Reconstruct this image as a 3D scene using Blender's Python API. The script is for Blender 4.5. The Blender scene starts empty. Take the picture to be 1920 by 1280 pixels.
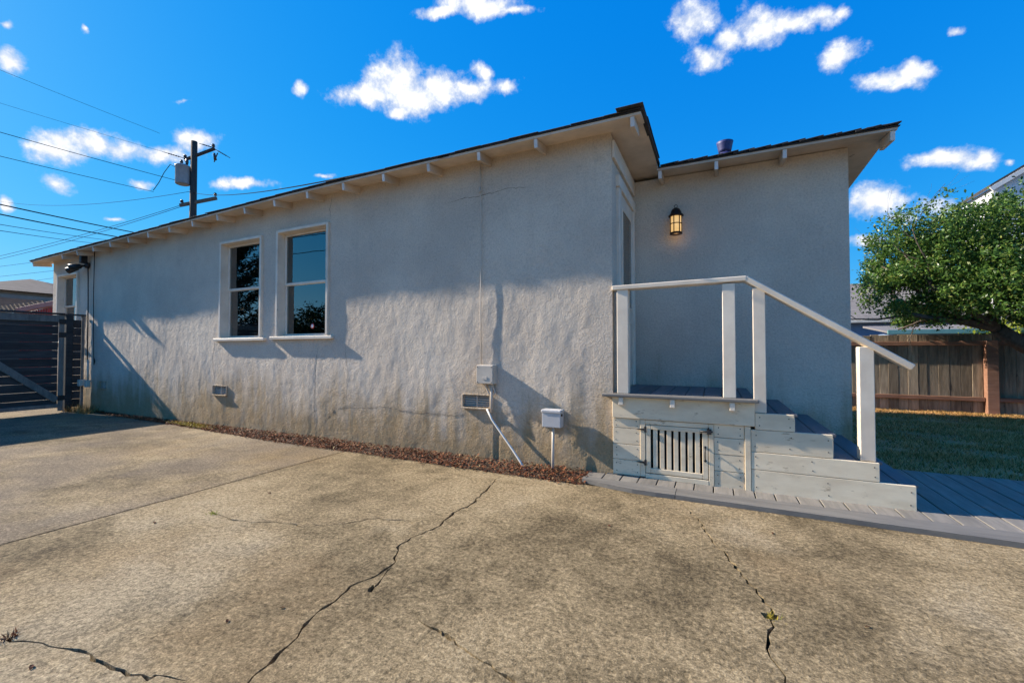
import bpy, bmesh, math, random
import numpy as np
from mathutils import Vector, Matrix, noise
from mathutils.geometry import delaunay_2d_cdt
random.seed(7); rng = np.random.default_rng(7)
SC = bpy.context.scene; COL = SC.collection
R = math.radians

# ------------------------------------------------------------------ camera
cam = bpy.data.cameras.new('camera'); cam.lens = 15.0; cam.sensor_width = 36.0
cam.clip_start = 0.05; cam.clip_end = 2000
camo = bpy.data.objects.new('camera', cam); COL.objects.link(camo)
camo.location = (0, 0, 1.12); camo.rotation_euler = (R(90 + 1.217), 0, R(25.41))
SC.camera = camo
# ------------------------------------------------------------------ light
SUN = Vector((8.4, 1.0, -4.8)).normalized()          # direction the light travels
sl = bpy.data.lights.new('sun', 'SUN'); sl.energy = 3.8; sl.angle = R(0.8); sl.color = (1.0, 0.90, 0.77)
so = bpy.data.objects.new('sun', sl); COL.objects.link(so)
so.rotation_euler = SUN.to_track_quat('-Z', 'Y').to_euler(); so.location = (-20, -3, 14)
SC.view_settings.view_transform = 'Standard'; SC.view_settings.look = 'None'
SC.view_settings.exposure = 1.27; SC.view_settings.gamma = 1.0
SC.cycles.max_bounces = 8
world = bpy.data.worlds.new('World'); SC.world = world; world.use_nodes = True
world.cycles.sampling_method = 'MANUAL'; world.cycles.sample_map_resolution = 512

class NT:
    """tiny node builder"""
    def __init__(s, tree): s.t = tree; s.L = tree.links
    def n(s, typ, ins=None, **kw):
        nd = s.t.nodes.new(typ)
        for k, v in kw.items(): setattr(nd, k, v)
        for k, v in (ins or {}).items():
            sk = nd.inputs[k]
            if isinstance(v, bpy.types.NodeSocket): s.L.new(v, sk)
            else: sk.default_value = v
        return nd
    def m(s, op, a, b=None, c=None, clamp=False):
        nd = s.t.nodes.new('ShaderNodeMath'); nd.operation = op; nd.use_clamp = clamp
        for i, v in enumerate((a, b, c)):
            if v is None: continue
            if isinstance(v, bpy.types.NodeSocket): s.L.new(v, nd.inputs[i])
            else: nd.inputs[i].default_value = v
        return nd.outputs[0]
    def mix(s, f, a, b, mode='MIX'):
        nd = s.t.nodes.new('ShaderNodeMix'); nd.data_type = 'RGBA'; nd.blend_type = mode; nd.clamp_factor = True
        for i, v in ((0, f), (6, a), (7, b)):
            if isinstance(v, bpy.types.NodeSocket): s.L.new(v, nd.inputs[i])
            elif i == 0: nd.inputs[i].default_value = v
            else: nd.inputs[i].default_value = (*v[:3], 1)
        return nd.outputs[2]
    def noise(s, vec, scale, detail=6, rough=.55, dist=0):
        nd = s.n('ShaderNodeTexNoise', {'Scale': scale, 'Detail': detail, 'Roughness': rough, 'Distortion': dist})
        if vec is not None: s.L.new(vec, nd.inputs['Vector'])
        return nd.outputs[0]
    def ramp(s, f, stops, interp='LINEAR'):
        nd = s.t.nodes.new('ShaderNodeValToRGB'); nd.color_ramp.interpolation = interp
        el = nd.color_ramp.elements
        while len(el) < len(stops): el.new(.5)
        for e, (p, c) in zip(el, stops):
            e.position = p; e.color = (*c, 1) if not isinstance(c, (int, float)) else (c, c, c, 1)
        s.L.new(f, nd.inputs[0]); return nd.outputs[0]
    def smooth(s, v, a, b):
        nd = s.n('ShaderNodeMapRange', {'From Min': a, 'From Max': b}, interpolation_type='SMOOTHSTEP')
        s.L.new(v, nd.inputs[0]); return nd.outputs[0]

def make_world():
    t = world.node_tree; t.nodes.clear(); g = NT(t)
    az_s = math.atan2(-SUN.x, -SUN.y); el_s = math.asin(-SUN.z)
    sky = g.n('ShaderNodeTexSky', sky_type='NISHITA'); sky.sun_disc = False
    sky.sun_elevation = el_s; sky.sun_rotation = az_s % (2 * math.pi)
    sky.altitude = 0; sky.air_density = 1.0; sky.dust_density = 0.25; sky.ozone_density = 4.0
    hs = g.n('ShaderNodeHueSaturation', {'Saturation': 1.35, 'Value': 1.0, 'Hue': 0.494, 'Color': sky.outputs[0]})
    sr = g.n('ShaderNodeSeparateColor', {0: hs.outputs[0]})       # vivid, contrast-compressed blue of the photograph
    skyc = g.n('ShaderNodeCombineColor', {0: g.m('MULTIPLY', sr.outputs[0], .22), 1: g.m('MULTIPLY', g.m('POWER', sr.outputs[1], .52), .98), 2: g.m('MULTIPLY', g.m('POWER', sr.outputs[2], .22), 2.72)})
    tc = g.n('ShaderNodeTexCoord').outputs['Generated']
    d = g.n('ShaderNodeVectorMath', {0: tc}, operation='NORMALIZE').outputs[0]
    sp = g.n('ShaderNodeSeparateXYZ', {0: d})
    az = g.m('MULTIPLY', g.m('ARCTAN2', sp.outputs[0], sp.outputs[1]), 180 / math.pi)
    el = g.m('MULTIPLY', g.m('ARCSINE', sp.outputs[2]), 180 / math.pi)
    # fair-weather cumulus field, the same pattern carried on round the horizon every 120 degrees
    az2 = g.m('SUBTRACT', g.m('MODULO', g.m('ADD', az, 25.4 + 60 + 360), 120), 60 + 25.4)
    n1 = g.n('ShaderNodeTexNoise', {'Vector': d, 'Scale': 13.0, 'Detail': 6, 'Roughness': .6})
    nv = g.n('ShaderNodeVectorMath', {0: n1.outputs[1], 1: (.5, .5, .5)}, operation='SUBTRACT').outputs[0]
    pv = g.n('ShaderNodeCombineXYZ', {0: az2, 1: el, 2: 0.0}).outputs[0]
    pv = g.n('ShaderNodeVectorMath', {0: nv, 1: (2.6, 1.7, 0), 2: pv}, operation='MULTIPLY_ADD').outputs[0]
    BL = [(-44.3,29.8,4.0,1.1,0,0.15), (-41.0,31.7,3.4,1.9,-0.15,0.12), (-38.6,30.2,3.8,1.5,-0.2,0.1), (-35.1,31.5,3.9,1.5,0,0.08), (-31.2,31.6,3.0,1.2,0,0.05), (-29.4,33.3,1.4,0.7,0.1,0.03), (-26.1,32.1,1.9,0.8,0.15,0.01), (-40.3,28.6,1.5,0.7,0.1,0.11),
     (-52.0,29.0,1.0,0.7,0.3,0.21), (-34.8,38.5,3.9,0.5,0.1,0.08), (-30.1,39.3,5.1,0.9,0,0.04), (-25.8,39.1,3.3,0.4,0.1,0.0), (-2.0,35.8,2.6,1.6,0.1,-0.2), (-0.6,32.1,2.2,1.1,0.1,-0.21), (2.2,33.4,1.9,1.0,0.25,-0.24), (5.4,33.5,3.2,1.4,0,-0.27),
     (8.5,32.9,2.5,0.9,0.1,-0.3), (11.2,32.7,1.7,0.8,0.2,-0.33), (12.8,32.5,1.0,0.6,0.3,-0.34), (12.1,29.1,1.8,1.0,0,-0.32), (16.4,25.6,2.7,0.7,0,-0.34), (18.3,25.6,1.4,0.6,0,-0.36), (21.4,27.5,0.7,0.4,0.2,-0.41), (20.4,17.3,2.2,0.7,0,-0.28),
     (22.6,16.8,1.2,0.7,0.1,-0.3), (24.3,16.0,0.5,0.3,0.2,-0.3), (15.2,15.1,2.0,1.3,-0.1,-0.21), (14.5,11.2,1.3,0.6,0,-0.16), (-72.4,17.9,1.5,1.1,-0.1,0.3), (-70.3,19.1,1.8,0.9,0,0.3), (-68.3,19.2,2.1,1.0,0.1,0.28), (-65.4,19.7,2.5,0.8,0.1,0.26),
     (-62.3,21.6,2.2,1.2,0.1,0.25), (-72.8,14.9,1.0,1.0,0.2,0.26), (-75.4,24.0,0.8,0.8,0.15,0.42), (-75.6,26.6,0.6,0.4,0.2,0.45), (-57.9,18.3,2.7,0.6,0.1,0.19), (-66.7,16.4,1.0,0.5,0.3,0.23), (-75.6,12.4,0.5,0.6,0.1,0.25), (-71.1,28.0,0.3,0.4,0.2,0.4),
     (20.1,13.3,3.0,0.9,0.3,-0.22), (17.2,13.0,2.0,0.8,0.35,-0.2), (-49.8,20.6,1.8,0.3,0.5,0.15), (-68.9,12.6,0.9,0.4,0.5,0.2), (-63.1,25.1,1.4,0.3,0.6,0.29)]
    cur = None
    for a, e, w, h, f, tilt in BL:
        w *= 1.2; h *= 1.3
        q = g.n('ShaderNodeMapping', {'Vector': pv, 'Location': (a, e, 0), 'Rotation': (0, 0, tilt), 'Scale': (w, h, 1)}, vector_type='TEXTURE').outputs[0]
        l = g.n('ShaderNodeVectorMath', {0: q}, operation='LENGTH').outputs['Value']
        if f: l = g.m('ADD', l, f * .8)
        cur = l if cur is None else g.m('SMOOTH_MIN', cur, l, .26)
    n2 = g.noise(d, 30, 9, .64)
    n3 = g.noise(d, 16, 5, .6)
    den = g.m('ADD', g.m('ADD', g.m('SUBTRACT', 1.0, cur), g.m('MULTIPLY', g.m('SUBTRACT', n2, .5), 1.9)), g.m('MULTIPLY', g.m('SUBTRACT', n3, .5), .8))
    mask = g.m('MULTIPLY', g.smooth(den, -.12, .66), .95)
    shade = g.smooth(g.m('ADD', den, g.m('MULTIPLY', g.m('SUBTRACT', n2, .5), 1.2)), .25, 1.0)
    ccol = g.mix(shade, (3.0, 3.3, 3.9), (4.9, 4.9, 5.0))
    col = g.mix(mask, skyc.outputs[0], ccol)
    bg = g.n('ShaderNodeBackground', {'Color': col, 'Strength': 0.10})
    g.n('ShaderNodeOutputWorld', {'Surface': bg.outputs[0]})
make_world()

# ------------------------------------------------------------------ materials
def base_mat(name):
    m = bpy.data.materials.new(name); m.use_nodes = True; t = m.node_tree; t.nodes.clear(); g = NT(t)
    b = g.n('ShaderNodeBsdfPrincipled'); o = g.n('ShaderNodeOutputMaterial', {'Surface': b.outputs[0]})
    return m, g, b, o
def coords(g, scale=(1, 1, 1), kind='Object'):
    v = g.n('ShaderNodeTexCoord').outputs[kind]
    return g.n('ShaderNodeMapping', {'Vector': v, 'Scale': scale}).outputs[0]
def bump(g, b, h, strength, dist, prev=None):
    nd = g.n('ShaderNodeBump', {'Strength': strength, 'Distance': dist, 'Height': h})
    if prev is not None: g.L.new(prev, nd.inputs['Normal'])
    g.L.new(nd.outputs[0], b.inputs['Normal']); return nd.outputs[0]
def M(name, ca, cb, scale=6, rough=.6, stretch=(1, 1, 1), bstr=.3, bdist=.002, bscale=None, rand=.15, metal=0, spots=None, spec=.5):
    """two-tone noise material with grain bump, per-object variation and optional dirt/chips of another colour"""
    m, g, b, o = base_mat(name); v = coords(g, stretch)
    rnd = g.n('ShaderNodeObjectInfo').outputs['Random']
    off = g.n('ShaderNodeVectorMath', {0: v, 1: g.n('ShaderNodeCombineXYZ', {0: g.m('MULTIPLY', rnd, 31), 1: g.m('MULTIPLY', rnd, 17), 2: g.m('MULTIPLY', rnd, 53)}).outputs[0]}, operation='ADD').outputs[0]
    n = g.noise(off, scale, 8, .62); n2 = g.noise(off, scale * .22, 3)
    f = g.smooth(g.m('ADD', g.m('MULTIPLY', n, .7), g.m('MULTIPLY', n2, .45)), .38, .78)
    col = g.mix(f, ca, cb)
    if spots:
        sc, thr, c3 = spots
        s = g.smooth(g.noise(off, sc, 6, .7), thr, thr + .08)
        col = g.mix(s, col, c3)
    val = g.m('ADD', 1 - rand, g.m('MULTIPLY', rnd, 2 * rand))
    hsv = g.n('ShaderNodeHueSaturation', {'Color': col, 'Value': val})
    g.L.new(hsv.outputs[0], b.inputs['Base Color'])
    b.inputs['Roughness'].default_value = rough; b.inputs['Metallic'].default_value = metal
    b.inputs['Specular IOR Level'].default_value = spec
    bump(g, b, g.noise(off, bscale or scale * 3, 6, .6), bstr, bdist)
    return m

def stucco_mat():
    m, g, b, o = base_mat('stucco'); v = g.n('ShaderNodeNewGeometry').outputs['Position']
    z = g.n('ShaderNodeSeparateXYZ', {0: v}).outputs[2]
    nA = g.noise(v, 1.1, 5, .6); nB = g.noise(v, 7, 6, .65)
    vs = g.n('ShaderNodeMapping', {'Vector': v, 'Scale': (7, 7, .7)}).outputs[0]
    nS = g.noise(vs, 1.0, 5, .6)                                     # rain streaks
    col = g.mix(g.smooth(nA, .3, .7), (.58, .49, .39), (.705, .605, .48))
    col = g.mix(g.m('MULTIPLY', g.smooth(nS, .5, .75), .16), col, (.41, .35, .285))
    # splash-up dirt near the soil, ragged and patchy
    h = g.m('ADD', z, g.m('MULTIPLY', g.m('SUBTRACT', nS, .5), 1.1))
    h = g.m('ADD', h, g.m('MULTIPLY', g.m('SUBTRACT', nA, .5), .9))
    dirt = g.m('MULTIPLY', g.m('SUBTRACT', 1.0, g.smooth(h, .05, .95)), g.m('ADD', .6, g.m('MULTIPLY', nB, .8)))
    col = g.mix(dirt, col, (.37, .265, .145))
    blot = g.smooth(g.noise(v, 3.2, 6, .7), .6, .72)
    col = g.mix(g.m('MULTIPLY', blot, .3), col, (.36, .30, .235))
    grain_pit_shade = g.ramp(g.noise(v, 58, 5, .75), [(.32, .62), (.5, 1.0), (.68, 1.22)])  # stucco grain with the shade of its pits put into the colour
    col = g.mix(.55, col, grain_pit_shade, 'MULTIPLY')
    g.L.new(col, b.inputs['Base Color']); b.inputs['Roughness'].default_value = .9
    b.inputs['Specular IOR Level'].default_value = .2
    g1 = g.noise(v, 58, 5, .75); g2 = g.noise(v, 26, 4, .6)
    n1 = bump(g, b, g2, 1.0, .009)
    bump(g, b, g1, 1.0, .010, n1)
    return m
def concrete_mat():
    m, g, b, o = base_mat('concrete'); v = g.n('ShaderNodeNewGeometry').outputs['Position']
    vd = g.n('ShaderNodeVectorMath', {0: g.n('ShaderNodeTexNoise', {'Vector': v, 'Scale': 1.6, 'Detail': 4}).outputs[1], 1: (.5, .5, .5), 2: v}, operation='MULTIPLY_ADD').outputs[0]
    big = g.noise(vd, .8, 7, .62); mid = g.noise(vd, 4.5, 10, .74); fine = g.noise(v, 42, 6, .8); ag = g.noise(v, 120, 4, .75)
    col = g.ramp(g.m('ADD', g.m('ADD', g.m('MULTIPLY', big, .42), g.m('MULTIPLY', mid, .36)), g.m('MULTIPLY', fine, .22)), [(.38, (.08, .058, .031)), (.45, (.185, .137, .073)), (.53, (.335, .25, .137)), (.64, (.46, .355, .205))])
    rust = g.smooth(g.noise(v, .55, 6, .6), .52, .66)
    col = g.mix(g.m('MULTIPLY', rust, .5), col, (.28, .19, .095))
    pale = g.smooth(g.noise(vd, .42, 7, .6), .55, .66)
    col = g.mix(g.m('MULTIPLY', pale, .30), col, (.50, .42, .29))
    x = g.n('ShaderNodeSeparateXYZ', {0: v}).outputs[0]
    slab = g.m('MULTIPLY', g.m('LESS_THAN', x, -3.73), g.smooth(g.noise(v, .9, 6, .6), .36, .6))   # the older, greyer pour
    col = g.mix(g.m('MULTIPLY', slab, .55), col, (.19, .15, .115))
    spk = g.ramp(g.m('ADD', g.m('MULTIPLY', fine, .55), g.m('MULTIPLY', ag, .45)), [(.34, .10), (.44, .55), (.52, 1.0), (.66, 2.0)])
    col = g.mix(.92, col, spk, 'MULTIPLY')
    dots = g.smooth(g.n('ShaderNodeTexVoronoi', {'Vector': v, 'Scale': 34.0}).outputs['Distance'], .16, .10)
    dots = g.m('MULTIPLY', dots, g.smooth(g.noise(v, 5, 3), .5, .62))
    col = g.mix(g.m('MULTIPLY', dots, .55), col, (.07, .06, .045))
    g.L.new(col, b.inputs['Base Color']); b.inputs['Roughness'].default_value = .92
    b.inputs['Specular IOR Level'].default_value = .15
    n1 = bump(g, b, mid, .35, .02)
    bump(g, b, g.m('ADD', fine, g.m('MULTIPLY', ag, .7)), .9, .006, n1)
    return m
def glass_mat(name='window_glass', ior=2.3):
    m = bpy.data.materials.new(name); m.use_nodes = True; t = m.node_tree; t.nodes.clear(); g = NT(t)
    v = coords(g); bn = g.n('ShaderNodeBump', {'Strength': .12, 'Distance': .004, 'Height': g.noise(v, 2.2, 2)})
    gl = g.n('ShaderNodeBsdfGlossy', {'Roughness': .01, 'Color': (1, 1, 1, 1), 'Normal': bn.outputs[0]})
    tr = g.n('ShaderNodeBsdfTransparent', {'Color': (.72, .76, .74, 1)})
    fr = g.n('ShaderNodeFresnel', {'IOR': ior})
    mx = g.n('ShaderNodeMixShader', {0: fr.outputs[0], 1: tr.outputs[0], 2: gl.outputs[0]})
    g.n('ShaderNodeOutputMaterial', {'Surface': mx.outputs[0]}); return m
def leaf_mat(name, stops, rough=.5, trans=.35):
    m, g, b, o = base_mat(name)
    r = g.n('ShaderNodeNewGeometry').outputs['Random Per Island']
    c = g.ramp(r, stops)
    g.L.new(c, b.inputs['Base Color']); b.inputs['Roughness'].default_value = rough; b.inputs['Specular IOR Level'].default_value = .35
    tl = g.n('ShaderNodeBsdfTranslucent', {'Color': c})
    mx = g.n('ShaderNodeMixShader', {0: trans, 1: b.outputs[0], 2: tl.outputs[0]})
    g.L.new(mx.outputs[0], o.inputs['Surface']); return m
def emit_mat(name, colr, strength):
    m, g, b, o = base_mat(name)
    v = coords(g); c = g.mix(g.noise(v, 25, 3), colr, tuple(x * .8 for x in colr))
    g.L.new(c, b.inputs['Base Color']); g.L.new(c, b.inputs['Emission Color']); b.inputs['Emission Strength'].default_value = strength
    b.inputs['Roughness'].default_value = .4; return m

MT = dict(
    stucco=stucco_mat(), concrete=concrete_mat(), glass=glass_mat(),
    white=M('white_paint', (.66, .56, .44), (.82, .72, .58), 5, .55, bstr=.25, rand=.06, spots=(9, .66, (.33, .27, .20))),
    cream=M('weathered_cream_paint', (.66, .52, .34), (.82, .68, .47), 4, .6, (1, 3, 3), bstr=.4, rand=.08, spots=(9, .60, (.46, .35, .22))),
    rail=M('worn_white_rail_paint', (.70, .58, .44), (.84, .73, .57), 5, .55, bstr=.4, rand=.05, spots=(14, .68, (.22, .18, .14))),
    soffit=M('soffit_paint', (.50, .40, .30), (.66, .54, .42), 5, .7, rand=.14, spots=(6, .66, (.34, .26, .19))),
    tail=M('lookout_and_lit_end', (.62, .57, .51), (.78, .73, .66), 8, .6, rand=.12, spots=(16, .66, (.28, .25, .22))),  # lookout paint, also the pale tone that paints brightness onto tail ends
    shingle=M('asphalt_shingle', (.022, .020, .020), (.06, .055, .052), 30, .9, bstr=.6, bdist=.004, rand=.3),
    interior=M('interior_plaster', (.42, .40, .36), (.50, .48, .44), 3, .8),
    deck=M('grey_composite', (.17, .155, .13), (.27, .24, .20), 6, .6, (6, .8, 3), bstr=.5, rand=.10, spots=(5, .66, (.26, .22, .16))),
    deckedge=M('grey_composite_edge', (.13, .12, .105), (.20, .185, .16), 6, .6, (.8, 6, 3), bstr=.5, rand=.10, spots=(5, .68, (.26, .22, .16))),
    dtread=M('dark_composite', (.085, .09, .10), (.13, .135, .145), 6, .55, (6, .8, 3), bstr=.4, rand=.12),
    soil=M('soil', (.045, .03, .018), (.11, .075, .045), 9, .95, bstr=1, bdist=.02, bscale=30, rand=0),
    ground=M('earth', (.10, .075, .045), (.17, .13, .08), .6, .95, bstr=.5, bdist=.03, bscale=12, rand=0),
    lawn=M('dry_lawn_soil', (.26, .13, .05), (.58, .32, .14), 1.6, .95, bstr=.8, bdist=.02, bscale=40, rand=0, spots=(1.1, .56, (.22, .14, .045))),
    black=M('black_iron', (.012, .011, .011), (.03, .028, .027), 20, .5, rand=.1),
    rust=M('bronze_metal', (.03, .018, .012), (.06, .035, .022), 20, .45, metal=.6, rand=.05),
    grey_metal=M('painted_utility_metal', (.52, .45, .36), (.66, .58, .47), 7, .5, bstr=.1, rand=.05, spots=(18, .69, (.20, .13, .08))),
    galv=M('galvanised', (.50, .48, .45), (.62, .60, .57), 9, .45, metal=.0, rand=.08),
    vent=M('painted_vent_pipe', (.025, .03, .11), (.05, .055, .18), 10, .5, rand=.05),
    conduit=M('painted_conduit', (.50, .43, .35), (.62, .54, .44), 8, .6, rand=.05),
    cable_w=M('white_cable', (.55, .52, .46), (.68, .66, .60), 9, .5, rand=.05),
    cable_b=M('black_cable', (.012, .012, .013), (.02, .02, .02), 9, .95, rand=.05, spec=.02),
    gate=M('dark_stained_board', (.018, .017, .018), (.055, .05, .05), 5, .6, (5, .9, 6), bstr=.5, rand=.30),
    gatefr=M('weathered_gate_frame', (.14, .125, .11), (.25, .23, .20), 6, .7, (4, 4, 1), bstr=.5, rand=.15),
    fboard=M('weathered_fence_board', (.18, .135, .085), (.39, .30, .20), 5, .85, (6, 6, .7), bstr=.8, bdist=.004, rand=.35, spots=(3, .62, (.05, .04, .03))),
    frail=M('redwood_rail', (.19, .09, .05), (.30, .155, .095), 5, .75, (.8, 5, 5), bstr=.5, rand=.12),
    bark=M('bark', (.07, .052, .038), (.16, .125, .095), 9, .95, (3, 3, .8), bstr=1, bdist=.012, rand=.1),
    pole=M('creosote_pole', (.035, .024, .018), (.085, .06, .045), 7, .9, (6, 6, .6), bstr=.6, rand=.05),
    xarm=M('weathered_crossarm', (.10, .08, .06), (.17, .14, .11), 7, .9, rand=.1),
    xfmr=M('transformer_paint', (.24, .27, .30), (.32, .35, .38), 6, .5, rand=.05),
    insul=M('brown_porcelain', (.03, .02, .018), (.06, .035, .03), 9, .25, rand=.1),
    red=M('red_boards', (.30, .03, .02), (.46, .06, .04), 4, .7, (4, 4, .7), rand=.2),
    redcap=M('sunlit_red_cap', (.42, .16, .12), (.52, .24, .19), 4, .7, rand=.1),  # pinkish tone: sunlight on the top of the cap put into colour
    broof=M('brown_roof', (.085, .062, .05), (.14, .105, .085), 4, .9, (1, 1, 6), rand=.1),
    tanw=M('tan_siding', (.22, .18, .14), (.30, .25, .20), 4, .8, rand=.1),
    bluew=M('blue_siding', (.16, .22, .33), (.21, .28, .40), 3, .7, rand=.05),
    groof=M('grey_shingle_roof', (.14, .125, .115), (.24, .215, .20), 9, .9, (1, 1, 4), rand=.05),
    teal=M('green_gutter', (.10, .24, .22), (.14, .30, .28), 4, .5, rand=.05),
    whouse=M('white_siding', (.66, .66, .65), (.76, .76, .75), 3, .7, rand=.04),
    curtain=M('beige_curtain', (.36, .32, .25), (.46, .41, .33), 3, .9, (30, 30, 1), rand=.1),
    sticker=M('red_white_sticker', (.55, .06, .05), (.62, .10, .08), 6, .5, rand=0),
    stickerw=M('white_print', (.7, .7, .7), (.8, .8, .8), 6, .5, rand=0),
    lampglass=emit_mat('amber_lamp_glass', (1.0, .60, .22), .34),
    crack_dark=M('shaded_crack_floor', (.012, .009, .006), (.035, .026, .017), 30, .95, bstr=.8, bdist=.01, rand=0),  # near-black: shade down in the slab cracks put into a colour
    crack=M('crack_mortar', (.10, .08, .06), (.20, .165, .125), 8, .95, rand=0),  # worn crack colour, darker than the stucco
    dark=M('dark_void', (.012, .011, .010), (.02, .018, .016), 5, .9, rand=0),  # near-black stand-in for the unlit hollows behind vents and hatch
    litter=leaf_mat('leaf_litter', [(0, (.035, .02, .012)), (.35, (.13, .04, .016)), (.65, (.25, .075, .025)), (.88, (.32, .12, .04)), (1, (.30, .22, .10))], .8, .1),
    moss=leaf_mat('yellow_moss', [(0, (.20, .15, .02)), (.6, (.38, .30, .04)), (1, (.46, .38, .08))], .8, .2),
    grass=leaf_mat('lawn_grass', [(0, (.13, .10, .02)), (.3, (.30, .18, .045)), (.55, (.54, .32, .11)), (1, (.72, .46, .20))], .7, .3),
    leaf=leaf_mat('oak_leaf', [(0, (.035, .075, .016)), (.45, (.08, .165, .03)), (.8, (.15, .26, .045)), (1, (.26, .28, .07))], .38, .35),
    leaf2=leaf_mat('yellow_green_leaf', [(0, (.16, .20, .015)), (.6, (.28, .33, .02)), (1, (.42, .43, .04))], .5, .35),
    leaf3=leaf_mat('conifer_needles', [(0, (.008, .016, .008)), (.6, (.016, .03, .013)), (1, (.03, .045, .02))], .7, .1),
    leaf4=leaf_mat('hedge_leaf', [(0, (.025, .045, .012)), (.5, (.06, .08, .02)), (.8, (.11, .09, .03)), (1, (.13, .16, .05))], .6, .3),
)

# ------------------------------------------------------------------ mesh helpers
def tag(o, label=None, cat=None, group=None, kind=None):
    if label: o['label'] = label
    if cat: o['category'] = cat
    if group: o['group'] = group
    if kind: o['kind'] = kind
    return o
def thing(name, loc, label, cat, group=None, kind=None):
    o = bpy.data.objects.new(name, None); COL.objects.link(o); o.location = loc; o.empty_display_size = .1
    return tag(o, label, cat, group, kind)
def worldloc(o):
    v = Vector((0, 0, 0))
    while o is not None: v += o.location; o = o.parent
    return v
class MB:
    def __init__(s): s.bm = bmesh.new()
    def _add(s, tmp):
        me = bpy.data.meshes.new('t'); tmp.to_mesh(me); tmp.free(); s.bm.from_mesh(me); bpy.data.meshes.remove(me); return s
    def box(s, x0, x1, y0, y1, z0, z1, bev=.003, rot=None, seg=1):
        t = bmesh.new(); bmesh.ops.create_cube(t, size=1)
        c = Vector(((x0 + x1) / 2, (y0 + y1) / 2, (z0 + z1) / 2))
        for v in t.verts: v.co = Vector((v.co.x * (x1 - x0), v.co.y * (y1 - y0), v.co.z * (z1 - z0)))
        if bev: bmesh.ops.bevel(t, geom=t.edges[:], offset=min(bev, .3 * min(x1 - x0, y1 - y0, z1 - z0)), segments=seg, affect='EDGES', profile=.6)
        mat = Matrix.Translation(c) @ (rot.to_4x4() if rot is not None else Matrix.Identity(4))
        bmesh.ops.transform(t, matrix=mat, verts=t.verts)
        return s._add(t)
    def beam(s, a, b, w, h, bev=.003, up=(0, 0, 1)):
        """bar from a to b: w across, h along up"""
        a, b = Vector(a), Vector(b); d = b - a; L = d.length; d.normalize(); up = Vector(up)
        sx = d.cross(up).normalized(); uz = sx.cross(d)
        t = bmesh.new(); bmesh.ops.create_cube(t, size=1)
        for v in t.verts: v.co = Vector((v.co.x * w, v.co.y * L, v.co.z * h))
        if bev: bmesh.ops.bevel(t, geom=t.edges[:], offset=min(bev, .3 * min(w, h)), segments=1, affect='EDGES')
        m = Matrix((sx, d, uz)).transposed().to_4x4(); m.translation = (a + b) / 2
        bmesh.ops.transform(t, matrix=m, verts=t.verts); return s._add(t)
    def tube(s, pts, r, seg=8, caps=True):
        pts = [Vector(p) for p in pts]; n = len(pts); rr = r if isinstance(r, (list, tuple)) else [r] * n
        t = s.bm; prev = None; ref = None; first = None
        for i, p in enumerate(pts):
            d = (pts[min(i + 1, n - 1)] - pts[max(i - 1, 0)]).normalized()
            if ref is None:
                ref = d.cross(Vector((0, 0, 1)));
                if ref.length < .05: ref = d.cross(Vector((1, 0, 0)))
            ref = (ref - d * ref.dot(d)).normalized(); bi = d.cross(ref)
            ring = [t.verts.new(p + (ref * math.cos(2 * math.pi * k / seg) + bi * math.sin(2 * math.pi * k / seg)) * rr[i]) for k in range(seg)]
            if prev:
                for k in range(seg):
                    f = t.faces.new((prev[k], prev[(k + 1) % seg], ring[(k + 1) % seg], ring[k])); f.smooth = True
            else: first = ring
            prev = ring
        if caps:
            t.faces.new(first[::-1]); t.faces.new(prev)
        return s
    def lathe(s, c, prof, seg=20, axis='Z'):
        """prof: list of (r, h) from c along axis"""
        c = Vector(c); t = s.bm; prev = None
        for r, h in prof:
            ring = []
            for k in range(seg):
                a = 2 * math.pi * k / seg; q = (math.cos(a) * r, math.sin(a) * r, h)
                if axis == 'Y': q = (q[0], q[2], q[1])
                elif axis == 'X': q = (q[2], q[0], q[1])
                ring.append(t.verts.new(c + Vector(q)))
            if prev:
                for k in range(seg):
                    f = t.faces.new((prev[k], prev[(k + 1) % seg], ring[(k + 1) % seg], ring[k])); f.smooth = True
            else: t.faces.new(ring[::-1])
            prev = ring
        t.faces.new(prev); return s
    def poly(s, pts):
        s.bm.faces.new([s.bm.verts.new(p) for p in pts]); return s
    def prism(s, pts, off):
        """closed solid: polygon pts swept by off"""
        off = Vector(off); a = [s.bm.verts.new(p) for p in pts]; b = [s.bm.verts.new(Vector(p) + off) for p in pts]; n = len(pts)
        s.bm.faces.new(a); s.bm.faces.new(b[::-1])
        for i in range(n): s.bm.faces.new((a[(i + 1) % n], a[i], b[i], b[(i + 1) % n]))
        return s
    def build(s, name, mat, parent=None, origin=None):
        bmesh.ops.recalc_face_normals(s.bm, faces=s.bm.faces[:])
        me = bpy.data.meshes.new(name); s.bm.to_mesh(me); s.bm.free()
        me.materials.append(MT[mat] if isinstance(mat, str) else mat)
        o = bpy.data.objects.new(name, me); COL.objects.link(o); o.parent = parent
        base = worldloc(parent) if parent else Vector((0, 0, 0))
        if origin is not None:
            me.transform(Matrix.Translation(-Vector(origin))); o.location = Vector(origin) - base
        elif parent: me.transform(Matrix.Translation(-base))
        return o
def B(name, mat, parent, *a, **k):
    return MB().box(*a, **k).build(name, mat, parent, origin=((a[0] + a[1]) / 2, (a[2] + a[3]) / 2, a[4]))
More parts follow.
